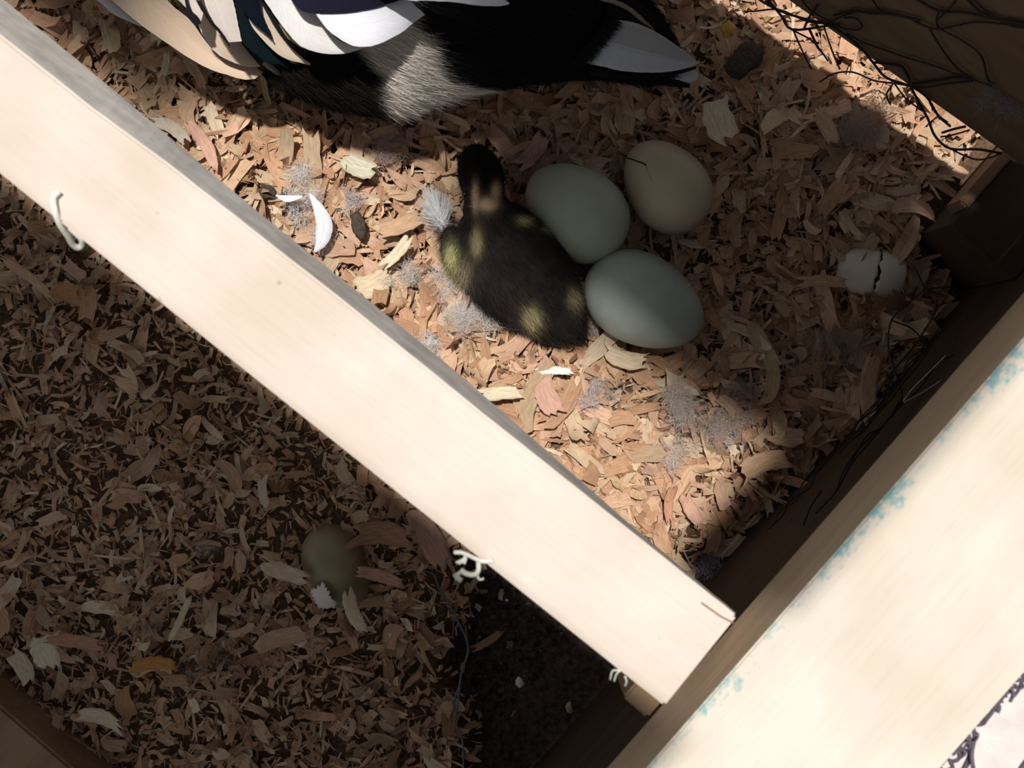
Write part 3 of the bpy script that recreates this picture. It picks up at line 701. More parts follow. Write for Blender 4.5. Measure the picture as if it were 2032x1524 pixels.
def down_tuft(px, py, r, label, colr=(.78, .77, .78), n=260, z=.010, stretch=1.0, ang=0, group='down tufts on the litter'):
    n = int(n * 2.2)
    p = P(px, py, 0); z0 = float(H(np.array(p.x), np.array(p.y))) + z; c = P(px, py, z0)
    s = D / F; R_ = r * s
    a = rng.uniform(0, 2 * np.pi, n); rad = R_ * .75 * rng.uniform(0, 1, n) ** .6
    ca, sa = math.cos(math.radians(-ang)), math.sin(math.radians(-ang))
    ex, ey = np.cos(a) * rad * stretch, np.sin(a) * rad / stretch
    cl = 6; k = rng.integers(0, cl, n); cen = rng.normal(0, .4, (cl, 2)) * R_
    ex = ex * .5 + cen[k, 0] * stretch; ey = ey * .5 + cen[k, 1] / stretch
    base = np.stack([ex * ca - ey * sa, ex * sa + ey * ca, rng.uniform(-.001, .003, n)], -1)
    aa = rng.uniform(0, 2 * np.pi, n)
    d = unit(np.stack([np.cos(aa), np.sin(aa), rng.uniform(-.1, .9, n)], -1))
    bend = rng.normal(0, .5, (n, 3)); bend[:, 2] -= .2
    col = np.array(colr)[None] * rng.uniform(.75, 1.1, (n, 1))
    V, Q, T, C = strands(base, d, R_ * rng.uniform(.25, .65, n), .00015, bend, np.clip(col, 0, .95), 4, .05)
    o = link('down_tuft', mesh_arrays('down_tuft', V, Q, T, col=C), M['down']); o.location = c
    tag(o, label, 'down', group); return o
W1 = (.86, .86, .85); G1 = (.82, .77, .71); B1 = (.48, .41, .37)
for a in [
 (590, 392, 52, 'white down beside the rail at the far left end of the lit litter', W1, 420), (640, 470, 34, 'thin white down next to the smooth white feather', W1, 200),
 (880, 560, 42, 'greyish down against the left side of the duckling', G1, 420), (925, 625, 58, 'pale grey fluff below the duckling, the largest tuft', (.80, .77, .74), 700),
 (845, 690, 36, 'bluish white down pressed against the edge of the rail', W1, 380), (800, 545, 40, 'sparse pinkish grey down left of the duckling on the lit litter', G1, 260),
 (1165, 640, 30, 'grey down between the duckling tail and the nearest egg', G1, 180), (1345, 800, 62, 'soft grey down below the nearest egg', (.70, .64, .58), 500),
 (1420, 845, 55, 'mauve-grey down spread over shavings in the lower right of the nest', (.66, .59, .54), 420), (1340, 895, 40, 'grey fluff on a pink shaving near the rail', G1, 260),
 (1180, 790, 34, 'faint bluish down in the litter just below the white splinter', (.66, .66, .70), 220), (1660, 690, 66, 'brownish down feather spread out below the broken eggshell', (.50, .40, .33), 420),
 (1700, 270, 58, 'dusty brown down below the netting', B1, 460), (1745, 225, 44, 'light brown down close to the lit gap', (.55, .47, .40), 260),
 (1040, 330, 42, 'dark mauve down between the duckling head and the green egg', (.32, .25, .26), 320), (780, 290, 52, 'dull pinkish down left of the duckling head', (.48, .39, .37), 320),
 (700, 170, 60, 'brown down fringing the underside of the duck', (.10, .07, .06), 500), (1470, 780, 40, 'thin grey down above the square tan shaving', (.42, .36, .34), 200),
 (1990, 200, 36, 'bluish grey fluff caught on the far board', (.40, .41, .46), 260), (1410, 1120, 36, 'cold grey down in the dark corner hole', (.45, .45, .52), 240),
 (290, 1225, 34, 'small curled brown down in the lower left litter', (.36, .27, .22), 200), (425, 1320, 40, 'dull brown fluff in the litter below the rail', (.28, .19, .13), 300),
 (400, 1085, 26, 'small grey down above the half-buried egg, left side', (.45, .42, .42), 120), (690, 395, 30, 'wispy white down below the pale greenish shaving', (.74, .72, .74), 200)]:
    down_tuft(a[0], a[1], a[2], a[3], a[4], a[5], z=.020 if a[0] == 1040 else .010)
net_fluff = [o for o in COL.objects if o.get('label', '').startswith('bluish grey fluff caught')][0]
net_fluff.location = Pplane(1990, 200, FN, .2155)

# ------------------------------------------------------------------ smooth feathers
def feather_mesh(name, spine, widths, colf, parent=None, camber=.12, nv=9, nu=26, notch=.04, seed=1, shaft=True, asym=.5):
    """vane with a shaft; spine = world points base->tip, widths (m) at the same points"""
    r_ = np.random.default_rng(seed)
    sp = np.array([list(p) for p in spine]); k = np.linspace(0, 1, len(sp)); u = np.linspace(0, 1, nu)
    def cr(vals):
        # smooth resample
        vals = np.asarray(vals, float); n_ = len(vals); res = []
        for t in u:
            x = t * (n_ - 1); i = min(int(x), n_ - 2); f = x - i
            p0, p1, p2, p3 = vals[max(i - 1, 0)], vals[i], vals[i + 1], vals[min(i + 2, n_ - 1)]
            res.append(.5 * ((2 * p1) + (p2 - p0) * f + (2 * p0 - 5 * p1 + 4 * p2 - p3) * f * f + (3 * p1 - p0 - 3 * p2 + p3) * f ** 3))
        return np.array(res)
    S = cr(sp); Wd = np.maximum(cr(widths), .0003)
    Tn_ = unit(np.gradient(S, axis=0)); up = np.array([0, 0, 1.0]); side = unit(np.cross(Tn_, up)); nrm = np.cross(side, Tn_)
    v = np.linspace(-1, 1, nv); rows = []
    for j, vv_ in enumerate(v):
        a_ = asym if vv_ < 0 else 1 - asym
        off_ = vv_ * a_ * Wd
        lag = -abs(vv_) * Wd * .12
        e = (r_.uniform(-notch, 0, nu) * Wd) if abs(vv_) > .99 else 0
        rows.append(S + side * (off_ + np.sign(vv_) * e)[:, None] + Tn_ * np.asarray(lag)[:, None] * (u ** 2)[:, None] - nrm * (camber * Wd * vv_ * vv_)[:, None])
    V = np.stack(rows, 1).reshape(-1, 3); Q = gridquads(nu, nv)
    Uv = np.stack(np.meshgrid(u, v, indexing='ij'), -1).reshape(-1, 2); Uv = np.stack([Uv[:, 1] * 2 + Uv[:, 0] * 1.2, (Uv[:, 0] * 5 - np.abs(Uv[:, 1]) * 1.2)], -1)
    C = np.array([colf(uu, vv_) for uu in u for vv_ in v])
    n0 = len(V); V2 = V - np.repeat(nrm, nv, 0) * .0003
    V = np.concatenate([V, V2]); Q = np.concatenate([Q, Q[:, ::-1] + n0]); Uv = np.concatenate([Uv, Uv]); C = np.concatenate([C, C])
    if shaft:
        sh_ = []; base = len(V)
        for i in range(nu):
            rr = .0005 * (1 - .85 * u[i])
            for (cx_, cz_) in ((-1, 0), (0, 1.2), (1, 0)): sh_.append(S[i] + side[i] * rr * cx_ + nrm[i] * (rr * cz_ + .0001))
        V = np.concatenate([V, np.array(sh_)])
        qq = [[base + i * 3 + j, base + i * 3 + j + 1, base + (i + 1) * 3 + j + 1, base + (i + 1) * 3 + j] for i in range(nu - 1) for j in (0, 1)]
        Q = np.concatenate([Q, np.array(qq)]); Uv = np.concatenate([Uv, np.zeros((nu * 3, 2))])
        cs = np.array([np.array(colf(uu, 0)) * .85 + .08 * np.array(colf(uu, 0)) for uu in u]); C = np.concatenate([C, np.repeat(cs, 3, 0)])
    o = link(name, mesh_arrays(name, V, quads=Q, uv=Uv, col=np.clip(C, 0, .95)), M['plume'])
    if parent: kidof(o, parent)
    return o
WHITE = (.80, .82, .86); CRM = (.66, .52, .38); BLK = (.012, .012, .016); GRN = (.003, .010, .012)
solid = lambda c: (lambda u, v: c)

# loose feathers on the litter
f = feather_mesh('white_feather', [P(615, 385, .020), P(632, 415, .022), (P(642, 445, .021)), P(636, 478, .018), P(624, 500, .015)], [.0015, .006, .0085, .0075, .0015], solid((.84, .86, .92)), seed=3, camber=.25)
tag(f, 'smooth curved white feather lying on shavings beside the rail', 'feather')
f = feather_mesh('white_feather', [P(548, 388, .020), P(570, 394, .022), P(600, 390, .021)], [.001, .0035, .001], solid((.86, .86, .86)), seed=4)
tag(f, 'narrow white feather tip crossing the down at the far left end of the lit litter', 'feather')
# fan-like curled feather by the duckling's head: barbs spreading from a soft base
root = empty('curled_feather', P(872, 425, .020)); tag(root, 'fluffy white fan-shaped feather beside the duckling head', 'feather')
n = 800; fb = np.tile(np.array(P(878, 442, .017)), (n, 1)) + rng.normal(0, .0012, (n, 3))
tgt = []
for k in range(n):
    t = rng.uniform(0, 1); ax = 832 + 70 * t; ay = 362 + 45 * (t ** 2.2) + (1 - t) * 12
    if rng.uniform() < .25: ax, ay = 830 + rng.uniform(-8, 14), 395 + rng.uniform(-15, 40)
    tgt.append(P(ax + rng.normal(0, 2), ay + rng.normal(0, 4), .026 + rng.normal(0, .002)))
tgt = np.array([list(p) for p in tgt]); dv = tgt - fb; ln = np.linalg.norm(dv, axis=1); d = unit(dv)
bend = rng.normal(0, .06, (n, 3)); bend[:, 2] -= .15; bend[:, 1] += .08
V, Q, T, C = strands(fb, d, ln * rng.uniform(.7, 1.05, n), .00042, bend, np.tile(np.array([(.92, .94, .95)]), (n, 1)) * rng.uniform(.8, 1.05, (n, 1)), 5, .006)
kidof(link('vane', mesh_arrays('vane', V, Q, T, col=np.clip(C, 0, .95)), M['down']), root)
n = 300; fb = np.array([list(P(872 + rng.normal(0, 12), 445 + rng.normal(0, 8), .017)) for _ in range(n)]); aa = rng.uniform(0, 6.28, n)
V, Q, T, C = strands(fb, unit(np.stack([np.cos(aa), np.sin(aa), rng.uniform(0, .8, n)], -1)), rng.uniform(.003, .008, n), .00011, rng.normal(0, .5, (n, 3)), np.tile(np.array([(.66, .66, .70)]), (n, 1)), 3)
kidof(link('afterfeather', mesh_arrays('afterfeather', V, Q, T, col=C), M['down']), root)

# ------------------------------------------------------------------ lofted bodies
def loft(spine, nv=28, power=1.0):
    """spine: list of (centre, half width, half height); returns V, quads with capped ends"""
    n0 = len(spine); K = 5; cs = []; 
    A = np.array([[*c, hw, hh] for c, hw, hh in spine], float)
    for i in range(n0 - 1):
        for k in range(K):
            f = k / K; p0, p1, p2, p3 = A[max(i - 1, 0)], A[i], A[i + 1], A[min(i + 2, n0 - 1)]
            cs.append(.5 * ((2 * p1) + (p2 - p0) * f + (2 * p0 - 5 * p1 + 4 * p2 - p3) * f * f + (3 * p1 - p0 - 3 * p2 + p3) * f ** 3))
    cs.append(A[-1]); cs = np.array(cs); nu = len(cs)
    T_ = unit(np.gradient(cs[:, :3], axis=0)); side = unit(np.cross(T_, np.array([0, 0, 1.0]))); upv = np.cross(side, T_)
    th = np.linspace(0, 2 * np.pi, nv, endpoint=False)
    V = cs[:, None, :3] + side[:, None, :] * (np.cos(th)[None, :, None] * cs[:, 3][:, None, None]) + upv[:, None, :] * (np.sin(th)[None, :, None] * cs[:, 4][:, None, None])
    Vf = V.reshape(-1, 3)
    i = np.arange(nu - 1)[:, None] * nv; j = np.arange(nv)[None, :]; j2 = (j + 1) % nv
    Q = np.stack([i + j, i + j2, i + nv + j2, i + nv + j], -1).reshape(-1, 4)
    c0, c1 = len(Vf), len(Vf) + 1
    Vf = np.concatenate([Vf, cs[:1, :3], cs[-1:, :3]])
    jj = np.arange(nv); Tt = np.concatenate([np.stack([(jj + 1) % nv, jj, np.full(nv, c0)], -1), np.stack([(nu - 1) * nv + jj, (nu - 1) * nv + (jj + 1) % nv, np.full(nv, c1)], -1)])
    return Vf, Q, Tt
def px_of_world(p): s = F / (D - p[..., 2]); return 1016 + p[..., 0] * s, 762 - p[..., 1] * s
def ell(c, r, n=20, m=14, rotz=0, roty=0):
    th = np.linspace(0, np.pi, m + 1)[1:-1]; ph = np.linspace(0, 2 * np.pi, n, endpoint=False)
    V = np.stack([np.cos(th)[:, None] * np.ones(n)[None], np.sin(th)[:, None] * np.cos(ph)[None], np.sin(th)[:, None] * np.sin(ph)[None]], -1).reshape(-1, 3)
    V = np.concatenate([V, [[1, 0, 0], [-1, 0, 0]]]) * np.array(r)
    R_ = np.array(Matrix.Rotation(rotz, 3, 'Z') @ Matrix.Rotation(roty, 3, 'Y')); V = V @ R_.T + np.array(c)
    i = np.arange(m - 2)[:, None] * n; j = np.arange(n)[None]; j2 = (j + 1) % n
    Q = np.stack([i + j, i + j2, i + n + j2, i + n + j], -1).reshape(-1, 4); jj = np.arange(n); e = n * (m - 1)
    T = np.concatenate([np.stack([(jj + 1) % n, jj, np.full(n, e)], -1), np.stack([(m - 2) * n + jj, (m - 2) * n + (jj + 1) % n, np.full(n, e + 1)], -1)])
    return V, Q, T
def merge(parts):
    Vs, Qs, Ts = [], [], []; o_ = 0
    for V, Q, T in parts: Vs.append(V); Qs.append(Q + o_); Ts.append(T + o_); o_ += len(V)
    return np.concatenate(Vs), np.concatenate(Qs), np.concatenate(Ts)
def remeshed(name, parts, voxel, smooth=4):
    V, Q, T = merge(parts); me = mesh_arrays(name, V, Q, T); o = bpy.data.objects.new(name, me); COL.objects.link(o)
    m = o.modifiers.new('r', 'REMESH'); m.mode = 'VOXEL'; m.voxel_size = voxel; m.use_smooth_shade = True
    s_ = o.modifiers.new('s', 'SMOOTH'); s_.iterations = smooth; s_.factor = .6
    dg = bpy.context.evaluated_depsgraph_get(); dg.update(); me2 = bpy.data.meshes.new_from_object(o.evaluated_get(dg))
    bpy.data.objects.remove(o); me2.name = name
    for p in me2.polygons: p.use_smooth = True
    return me2
def paint(me, f):
    n = len(me.vertices); co = np.empty(n * 3, np.float32); me.vertices.foreach_get('co', co); co = co.reshape(-1, 3)
    a = me.color_attributes.new('tone', 'FLOAT_COLOR', 'POINT'); c = f(co); c = np.hstack([c, np.ones((n, 1))]).astype(np.float32)
    a.data.foreach_set('color', c.reshape(-1)); return co
def surf_samples(me, n, seed=0, cond=None):
    me.calc_loop_triangles(); nt = len(me.loop_triangles); tri = np.empty(nt * 3, np.int32); me.loop_triangles.foreach_get('vertices', tri); tri = tri.reshape(-1, 3)
    co = np.empty(len(me.vertices) * 3, np.float32); me.vertices.foreach_get('co', co); co = co.reshape(-1, 3)
    a, b, c = co[tri[:, 0]], co[tri[:, 1]], co[tri[:, 2]]; nr = np.cross(b - a, c - a); ar = np.linalg.norm(nr, axis=1); nr = unit(nr)
    if cond is not None: ar = ar * cond((a + b + c) / 3, nr)
    k = rng.choice(nt, n, p=ar / ar.sum()); r1 = np.sqrt(rng.uniform(0, 1, n))[:, None]; r2 = rng.uniform(0, 1, n)[:, None]
    return a[k] * (1 - r1) + b[k] * r1 * (1 - r2) + c[k] * r1 * r2, nr[k]

# ------------------------------------------------------------------ duckling
spn = [(P(1150, 668, .010), .003, .003), (P(1128, 645, .014), .012, .010), (P(1095, 610, .016), .0185, .015), (P(1050, 560, .018), .0255, .020), (P(1010, 510, .020), .0265, .022),
       (P(985, 465, .024), .0215, .020), (P(970, 430, .030), .0135, .014), (P(960, 400, .034), .0105, .012), (P(955, 375, .036), .006, .007)]
hc = P(955, 352, .040)
hd = math.atan2(-(62), 18)  # head axis towards the bill tip (lower right)
parts_ = [loft([(tuple(c), a_, b_) for c, a_, b_ in spn]), ell(hc, (.0165, .0112, .0115), rotz=hd, roty=.15),
          ell(P(905, 500, .018), (.014, .0075, .008), rotz=math.radians(-75)), ell(P(1095, 505, .018), (.014, .006, .009), rotz=math.radians(-58))]
dme = remeshed('body', parts_, .0016, 6)
SPOTS = [(896, 512, 15, 26, (.34, .32, .15)), (945, 480, 10, 26, (.20, .17, .09)), (1052, 632, 17, 22, (.26, .22, .12)), (1040, 437, 14, 8, (.34, .32, .14)), (1138, 588, 12, 20, (.20, .17, .10)), (915, 540, 16, 24, (.20, .17, .10)),
         (943, 392, 6, 24, (.34, .25, .15)), (985, 380, 8, 16, (.34, .26, .16)), (968, 405, 18, 12, (.36, .25, .16)), (1085, 452, 10, 8, (.24, .22, .12))]
def dk_col(co):
    px, py = px_of_world(co); c = np.tile(np.array([.016, .013, .012]), (len(co), 1))
    b_ = vnoise(co[:, 0], co[:, 1], 300, 3)[:, None]; c = c * (.6 + .9 * b_)
    top = (py < 372) & (px > 900) & (px < 1010); c[top] = c[top] * .4
    for (x, y, rx, ry, cc) in SPOTS:
        m = np.exp(-((px - x) / rx) ** 2 - ((py - y) / ry) ** 2)[:, None]; m = np.clip(m * 1.5, 0, 1)
        c = c * (1 - m) + np.array(cc) * m
    return c
paint(dme, dk_col)
root = empty('duckling', P(1030, 540, -.006)); tag(root, 'dark brown duckling with yellow patches crouching against the green eggs', 'duckling')
kidof(link('body', dme, M['fur']), root)
pts, nr = surf_samples(dme, 26000, 1)
axis = np.array(list((P(1150, 668, 0) - P(960, 420, 0)).normalized()))
ppx, ppy = px_of_world(pts); head = ppy < 425
hax = np.array([math.cos(hd), math.sin(hd), 0.0])
flow = np.where(head[:, None], -hax[None] * .9, axis[None])
wl_ = (ppx < 930) & (ppy > 455)
flow = np.where(wl_[:, None], np.array([[-.15, -.95, -.1]]), flow)
flow = flow - nr * (flow * nr).sum(1)[:, None]
d = unit(flow * 1.0 + nr * .38 + rng.normal(0, .22, pts.shape))
Ls = np.where(head, .0028, .0058) * rng.uniform(.6, 1.25, len(pts))
bnd = rng.normal(0, .12, pts.shape); bnd[:, 2] -= .12
V, Q, T, C = strands(pts - nr * .0003, d, Ls, .00016, bnd, dk_col(pts) * rng.uniform(.55, 1.9, (len(pts), 1)), 3)
kidof(link('down_coat', mesh_arrays('down_coat', V, Q, T, col=np.clip(C, 0, .9)), M['fur']), root)
# bill
bm = bmesh.new()
Rz = Matrix.Rotation(hd, 4, 'Z')
for (x, wd_, zt, zb) in (): pass
rows = []
for i, (x, wd_, h1, h2) in enumerate([(.012, .0042, .0035, -.004), (.016, .0041, .0020, -.0035), (.020, .0043, .0004, -.0028), (.0235, .0040, -.0006, -.0026), (.0252, .0022, -.0012, -.0022)]):
    ring = []
    for k in range(10):
        t = 2 * math.pi * k / 10; zz_ = (h1 + h2) / 2 + (h1 - h2) / 2 * math.sin(t)
        ring.append(bm.verts.new(Rz @ Vector((x, wd_ * math.cos(t), zz_))))
    if rows:
        for k in range(10): bm.faces.new((rows[-1][k], rows[-1][(k + 1) % 10], ring[(k + 1) % 10], ring[k]))
    rows.append(ring)
bm.faces.new(rows[0][::-1]); bm.faces.new(rows[-1])
bo = finish(bm, 'bill', M['bill']); bo.location = hc + Vector((0, 0, -.001)); kidof(bo, root)
for s_ in (-1, 1):
    V, Q, T = ell((0, 0, 0), (.0014, .0014, .0014), 12, 8); e = link('eye', mesh_arrays('eye', V, Q, T), M['eye'])
    e.location = hc + (Rz @ Vector((.006, s_ * .0100, .0032))); kidof(e, root)

# ------------------------------------------------------------------ the duck
droot = empty('duck', P(700, -80, -.010)); tag(droot, 'adult duck with black back, white flank and cream and white wing feathers', 'duck')
# body centre line: tail -> rump -> back -> chest -> neck -> head (head lies beyond the frame)
def edge(px, py_edge, hw, hh, z):         # centre such that the near side of the body shows at py_edge
    s = (D - z) / F; return (tuple(P(px, py_edge, z) + Vector((0, hw, 0))), hw, hh)
spd = [(tuple(P(1330, 120, .052)), .010, .006), (tuple(P(1290, 105, .056)), .0165, .010), edge(1210, 168, .025, .016, .056), edge(1110, 182, .040, .026, .056), edge(1000, 200, .055, .040, .056),
       edge(900, 218, .067, .050, .057), edge(790, 232, .076, .057, .058), edge(680, 190, .078, .060, .058), edge(540, 60, .080, .062, .058), edge(380, -80, .078, .062, .062),
       edge(220, -220, .070, .058, .068), (tuple(P(60, -620, .080)), .050, .050), (tuple(P(-20, -700, .105)), .032, .034), (tuple(P(-50, -730, .15)), .022, .022), (tuple(P(-60, -760, .20)), .020, .020)]
hp = P(-60, -760, .222)
parts_ = [loft(spd, 36), ell(hp, (.040, .024, .026), rotz=math.radians(160))]
bme = remeshed('body', parts_, .0032, 5)
def wob(co, s=70): return (vnoise(co[:, 0], co[:, 1], s, 6) - .5)
def duck_col(co):
    px, py = px_of_world(co); nwb = wob(co) * 34 + wob(co, 260) * 14
    c = np.tile(np.array(BLK), (len(co), 1))
    # white flank: between x 700 and a border that runs right and down
    border = np.interp(py + nwb * .35, [40, 70, 110, 140, 162, 176, 186, 200], [800, 840, 850, 864, 885, 950, 1040, 1140])
    m = sstep(-9, 9, border - px + nwb * .4) * sstep(-12, 12, px - np.interp(py, [40, 110, 150, 190, 240], [660, 705, 742, 735, 752]) + nwb * .5)
    c = c * (1 - m[:, None]) + np.array([.80, .74, .67]) * m[:, None]
    br = sstep(10, -10, px - np.interp(py, [40, 110, 150, 190, 240], [660, 705, 742, 735, 752])) * sstep(60, 100, py)
    c = c * (1 - br[:, None]) + np.array([.009, .006, .005]) * br[:, None]
    far = sstep(380, 300, px); c = c * (1 - far[:, None]) + np.array([.55, .45, .35]) * far[:, None]
    return c
paint(bme, duck_col)
kidof(link('body', bme, M['skin']), droot)
# soft contour feathers as overlapping fine strands
vis = lambda c, n_: ((px_of_world(c)[1] > -60) & (px_of_world(c)[0] > 520)) * np.clip(n_[:, 2] + .5, 0, 1)
pts, nr = surf_samples(bme, 42000, 2, vis)
ax = np.array([.93, -.36, 0.0]); flow = ax[None] - nr * (nr @ ax)[:, None]
ppx, ppy = px_of_world(pts); flank = ppx < 900
d = unit(flow + nr * .16 + rng.normal(0, .10, pts.shape) + np.where(flank[:, None], rng.normal(0, .10, pts.shape), 0))
Ls = np.where(flank, .010, .008) * rng.uniform(.6, 1.3, len(pts)); b_ = rng.normal(0, .05, pts.shape); b_[:, 2] -= .18
V, Q, T, C = strands(pts, d, Ls, .00022, b_, duck_col(pts) * rng.uniform(.72, 1.15, (len(pts), 1)), 3)
kidof(link('contour_feathers', mesh_arrays('contour_feathers', V, Q, T, col=np.clip(C, 0, .9)), M['skin']), droot)
def pf(name, pts, widths_px, colf, seed, **k):
    sp_ = [P(x, y, z) for x, y, z in pts]; wd_ = [w_ * (D - p.z) / F for w_, p in zip(widths_px, sp_)]
    return feather_mesh(name, sp_, wd_, colf, droot, seed=seed, **k)

def resample(pts, n):
    pts = np.array(pts, float); K = 6; q = []
    for i in range(len(pts) - 1):
        p0, p1, p2, p3 = pts[max(i - 1, 0)], pts[i], pts[i + 1], pts[min(i + 2, len(pts) - 1)]
        for k in range(K):
            f = k / K; q.append(.5 * ((2 * p1) + (p2 - p0) * f + (2 * p0 - 5 * p1 + 4 * p2 - p3) * f * f + (3 * p1 - p0 - 3 * p2 + p3) * f ** 3))
    q.append(pts[-1]); q = np.array(q); d = np.concatenate([[0], np.cumsum(np.linalg.norm(np.diff(q, axis=0), axis=1))]); t = np.linspace(0, d[-1], n)
    return np.stack([np.interp(t, d, q[:, 0]), np.interp(t, d, q[:, 1])], -1)
def pe(name, A, B, z0, z1, colr, shaft=None, camber=.10, nu=34, nv=13, edge=0.0, seed=1, bend=.15, tone=None):
    """feather vane between its two margins A and B (base -> tip), arched along and across, with thickness and a shaft"""
    a, b = resample(A, nu), resample(B, nu); u = np.linspace(0, 1, nu); v = np.linspace(0, 1, nv); r_ = np.random.default_rng(seed)
    span = np.linalg.norm(a - b, axis=1) * .00022
    zc = z0 + (z1 - z0) * u ** (1 + bend)
    rag = r_.normal(0, .5, (nu, 2)); rag[0] = rag[-1] = 0
    V = []; C = []; Uv = []
    for i in range(nu):
        dirab = (b[i] - a[i]) / (np.linalg.norm(b[i] - a[i]) + 1e-6)
        a_i = a[i] + dirab * abs(rag[i, 0]); b_i = b[i] - dirab * abs(rag[i, 1]) if np.linalg.norm(b[i] - a[i]) > 4 else b[i]
        for j in range(nv):
            p = a_i * (1 - v[j]) + b_i * v[j]; w_ = 2 * v[j] - 1
            V.append(list(P(p[0], p[1], zc[i] + camber * span[i] * (1 - w_ * w_)))); Uv.append((v[j] * 3 + u[i] * 1.5, u[i] * 6 - abs(v[j] - .5) * 2.4))
            c = np.array(tone(u[i], v[j]) if tone else colr); m = edge * max(0, abs(w_) - .86) / .14; C.append(c * (1 - m) + np.array((.85, .85, .82)) * m)
    V = np.array(V); n0 = len(V); Q = gridquads(nu, nv); V = np.concatenate([V, V - np.array([0, 0, .0003])]); Q = np.concatenate([Q, Q[:, ::-1] + n0]); C = np.array(C); Uv = np.array(Uv); C = np.concatenate([C, C]); Uv = np.concatenate([Uv, Uv])
    if shaft is not None:
        base = len(V); S = []
        for i in range(nu - 1):
            k = i * nv + int(round(shaft * (nv - 1))); c = V[k]; t = unit(V[k + nv] - V[k]); sd_ = np.cross(t, [0, 0, 1.0]); rr = .00045 * (1 - .8 * u[i])
            S += [c - sd_ * rr + [0, 0, .00005], c + np.array([0, 0, rr * 1.3]), c + sd_ * rr + [0, 0, .00005]]
        V = np.concatenate([V, np.array(S)]); Q = np.concatenate([Q, np.array([[base + i * 3 + j, base + i * 3 + j + 1, base + (i + 1) * 3 + j + 1, base + (i + 1) * 3 + j] for i in range(nu - 2) for j in (0, 1)])])
        C = np.concatenate([C, np.tile(np.clip(np.array(colr) * 1.15, 0, .9), (len(S), 1))]); Uv = np.concatenate([Uv, np.zeros((len(S), 2))])
    return kidof(link(name, mesh_arrays(name, V, quads=Q, uv=Uv, col=np.clip(C, 0, .95)), M['plume']), droot)
CW = (.72, .56, .42); PG = (.68, .60, .52)
# cream and pale wing feathers, their tips pointing down right
pe('wing_feather', [(120, -60), (170, -15), (201, 7), (228, 30), (280, 53)], [(150, -60), (200, -20), (222, 2), (252, 22), (282, 51)], .072, .064, (.72, .73, .74), seed=1)
pe('wing_feather', [(40, -150), (120, -75), (219, 0), (275, 46), (330, 85), (400, 130), (470, 155), (500, 158), (515, 150), (532, 132)], [(170, -200), (260, -100), (332, 0), (378, 39), (402, 73), (430, 105), (474, 127), (510, 131), (525, 131), (533, 130)], .100, .062, CW, shaft=.55, seed=2, edge=.15)
pe('wing_feather', [(310, -120), (380, -20), (393, 50), (407, 78), (435, 110), (488, 132), (532, 131)], [(390, -120), (452, -30), (466, 12), (474, 53), (481, 85), (510, 110), (534, 129)], .108, .067, (.76, .60, .45), seed=3, edge=.5)
pe('wing_feather', [(270, -100), (320, -40), (350, -4), (372, 20), (384, 48)], [(340, -100), (385, -40), (396, -5), (404, 20), (398, 46)], .1125, .104, PG, seed=4, edge=.3)
pe('wing_feather', [(345, -60), (366, 0), (368, 22), (374, 37), (386, 50)], [(355, -60), (372, 0), (380, 20), (394, 34), (399, 47)], .116, .105, BLK, seed=5)
pe('wing_feather', [(370, -90), (398, -20), (412, 22), (432, 60), (452, 84)], [(430, -90), (452, -30), (466, 14), (473, 50), (480, 82)], .1165, .100, (.70, .64, .58), shaft=.4, seed=6, edge=.5)
pe('wing_feather', [(388, 0), (410, 38), (436, 68), (456, 93)], [(398, 0), (421, 40), (443, 66), (457, 91)], .1175, .1020, BLK, seed=7)
# green-black and blue-black feathers of the wing bar with pale ones between
pe('wing_feather', [(430, -110), (462, -20), (467, 14), (474, 46), (482, 84), (510, 111), (534, 127), (552, 128), (571, 136)], [(480, -110), (490, 0), (496, 40), (511, 68), (535, 97), (556, 114), (566, 126), (573, 135)], .118, .084, GRN, seed=8)
pe('wing_feather', [(450, -110), (480, -10), (495, 43), (517, 74), (541, 99), (568, 117), (614, 129)], [(500, -110), (517, -20), (520, 8), (539, 40), (557, 68), (581, 97), (617, 127)], .122, .089, (.72, .60, .48), shaft=.5, seed=9, edge=.5)
pe('wing_feather', [(440, -110), (466, -10), (488, 28), (501, 45), (527, 67), (539, 79)], [(500, -110), (513, -10), (520, 28), (532, 53), (541, 77)], .125, .105, (.003, .007, .015), seed=10)
pe('wing_feather', [(500, -70), (518, 4), (538, 41), (556, 66), (577, 91), (600, 107)], [(506, -70), (525, -2), (557, 41), (579, 67), (603, 92), (611, 106)], .124, .100, BLK, seed=11)
pe('wing_feather', [(552, 44), (560, 60), (574, 79), (599, 96)], [(556, 42), (568, 60), (585, 75), (602, 94)], .1165, .1025, (.62, .46, .30), seed=12)
pe('wing_feather', [(520, 128), (535, 140), (552, 149), (586, 154)], [(525, 118), (545, 126), (566, 135), (589, 151)], .080, .068, (.42, .35, .30), seed=13)
pe('wing_feather', [(560, 108), (575, 122), (596, 132), (619, 138)], [(590, 96), (609, 107), (618, 122), (621, 137)], .088, .080, (.46, .40, .36), seed=14)
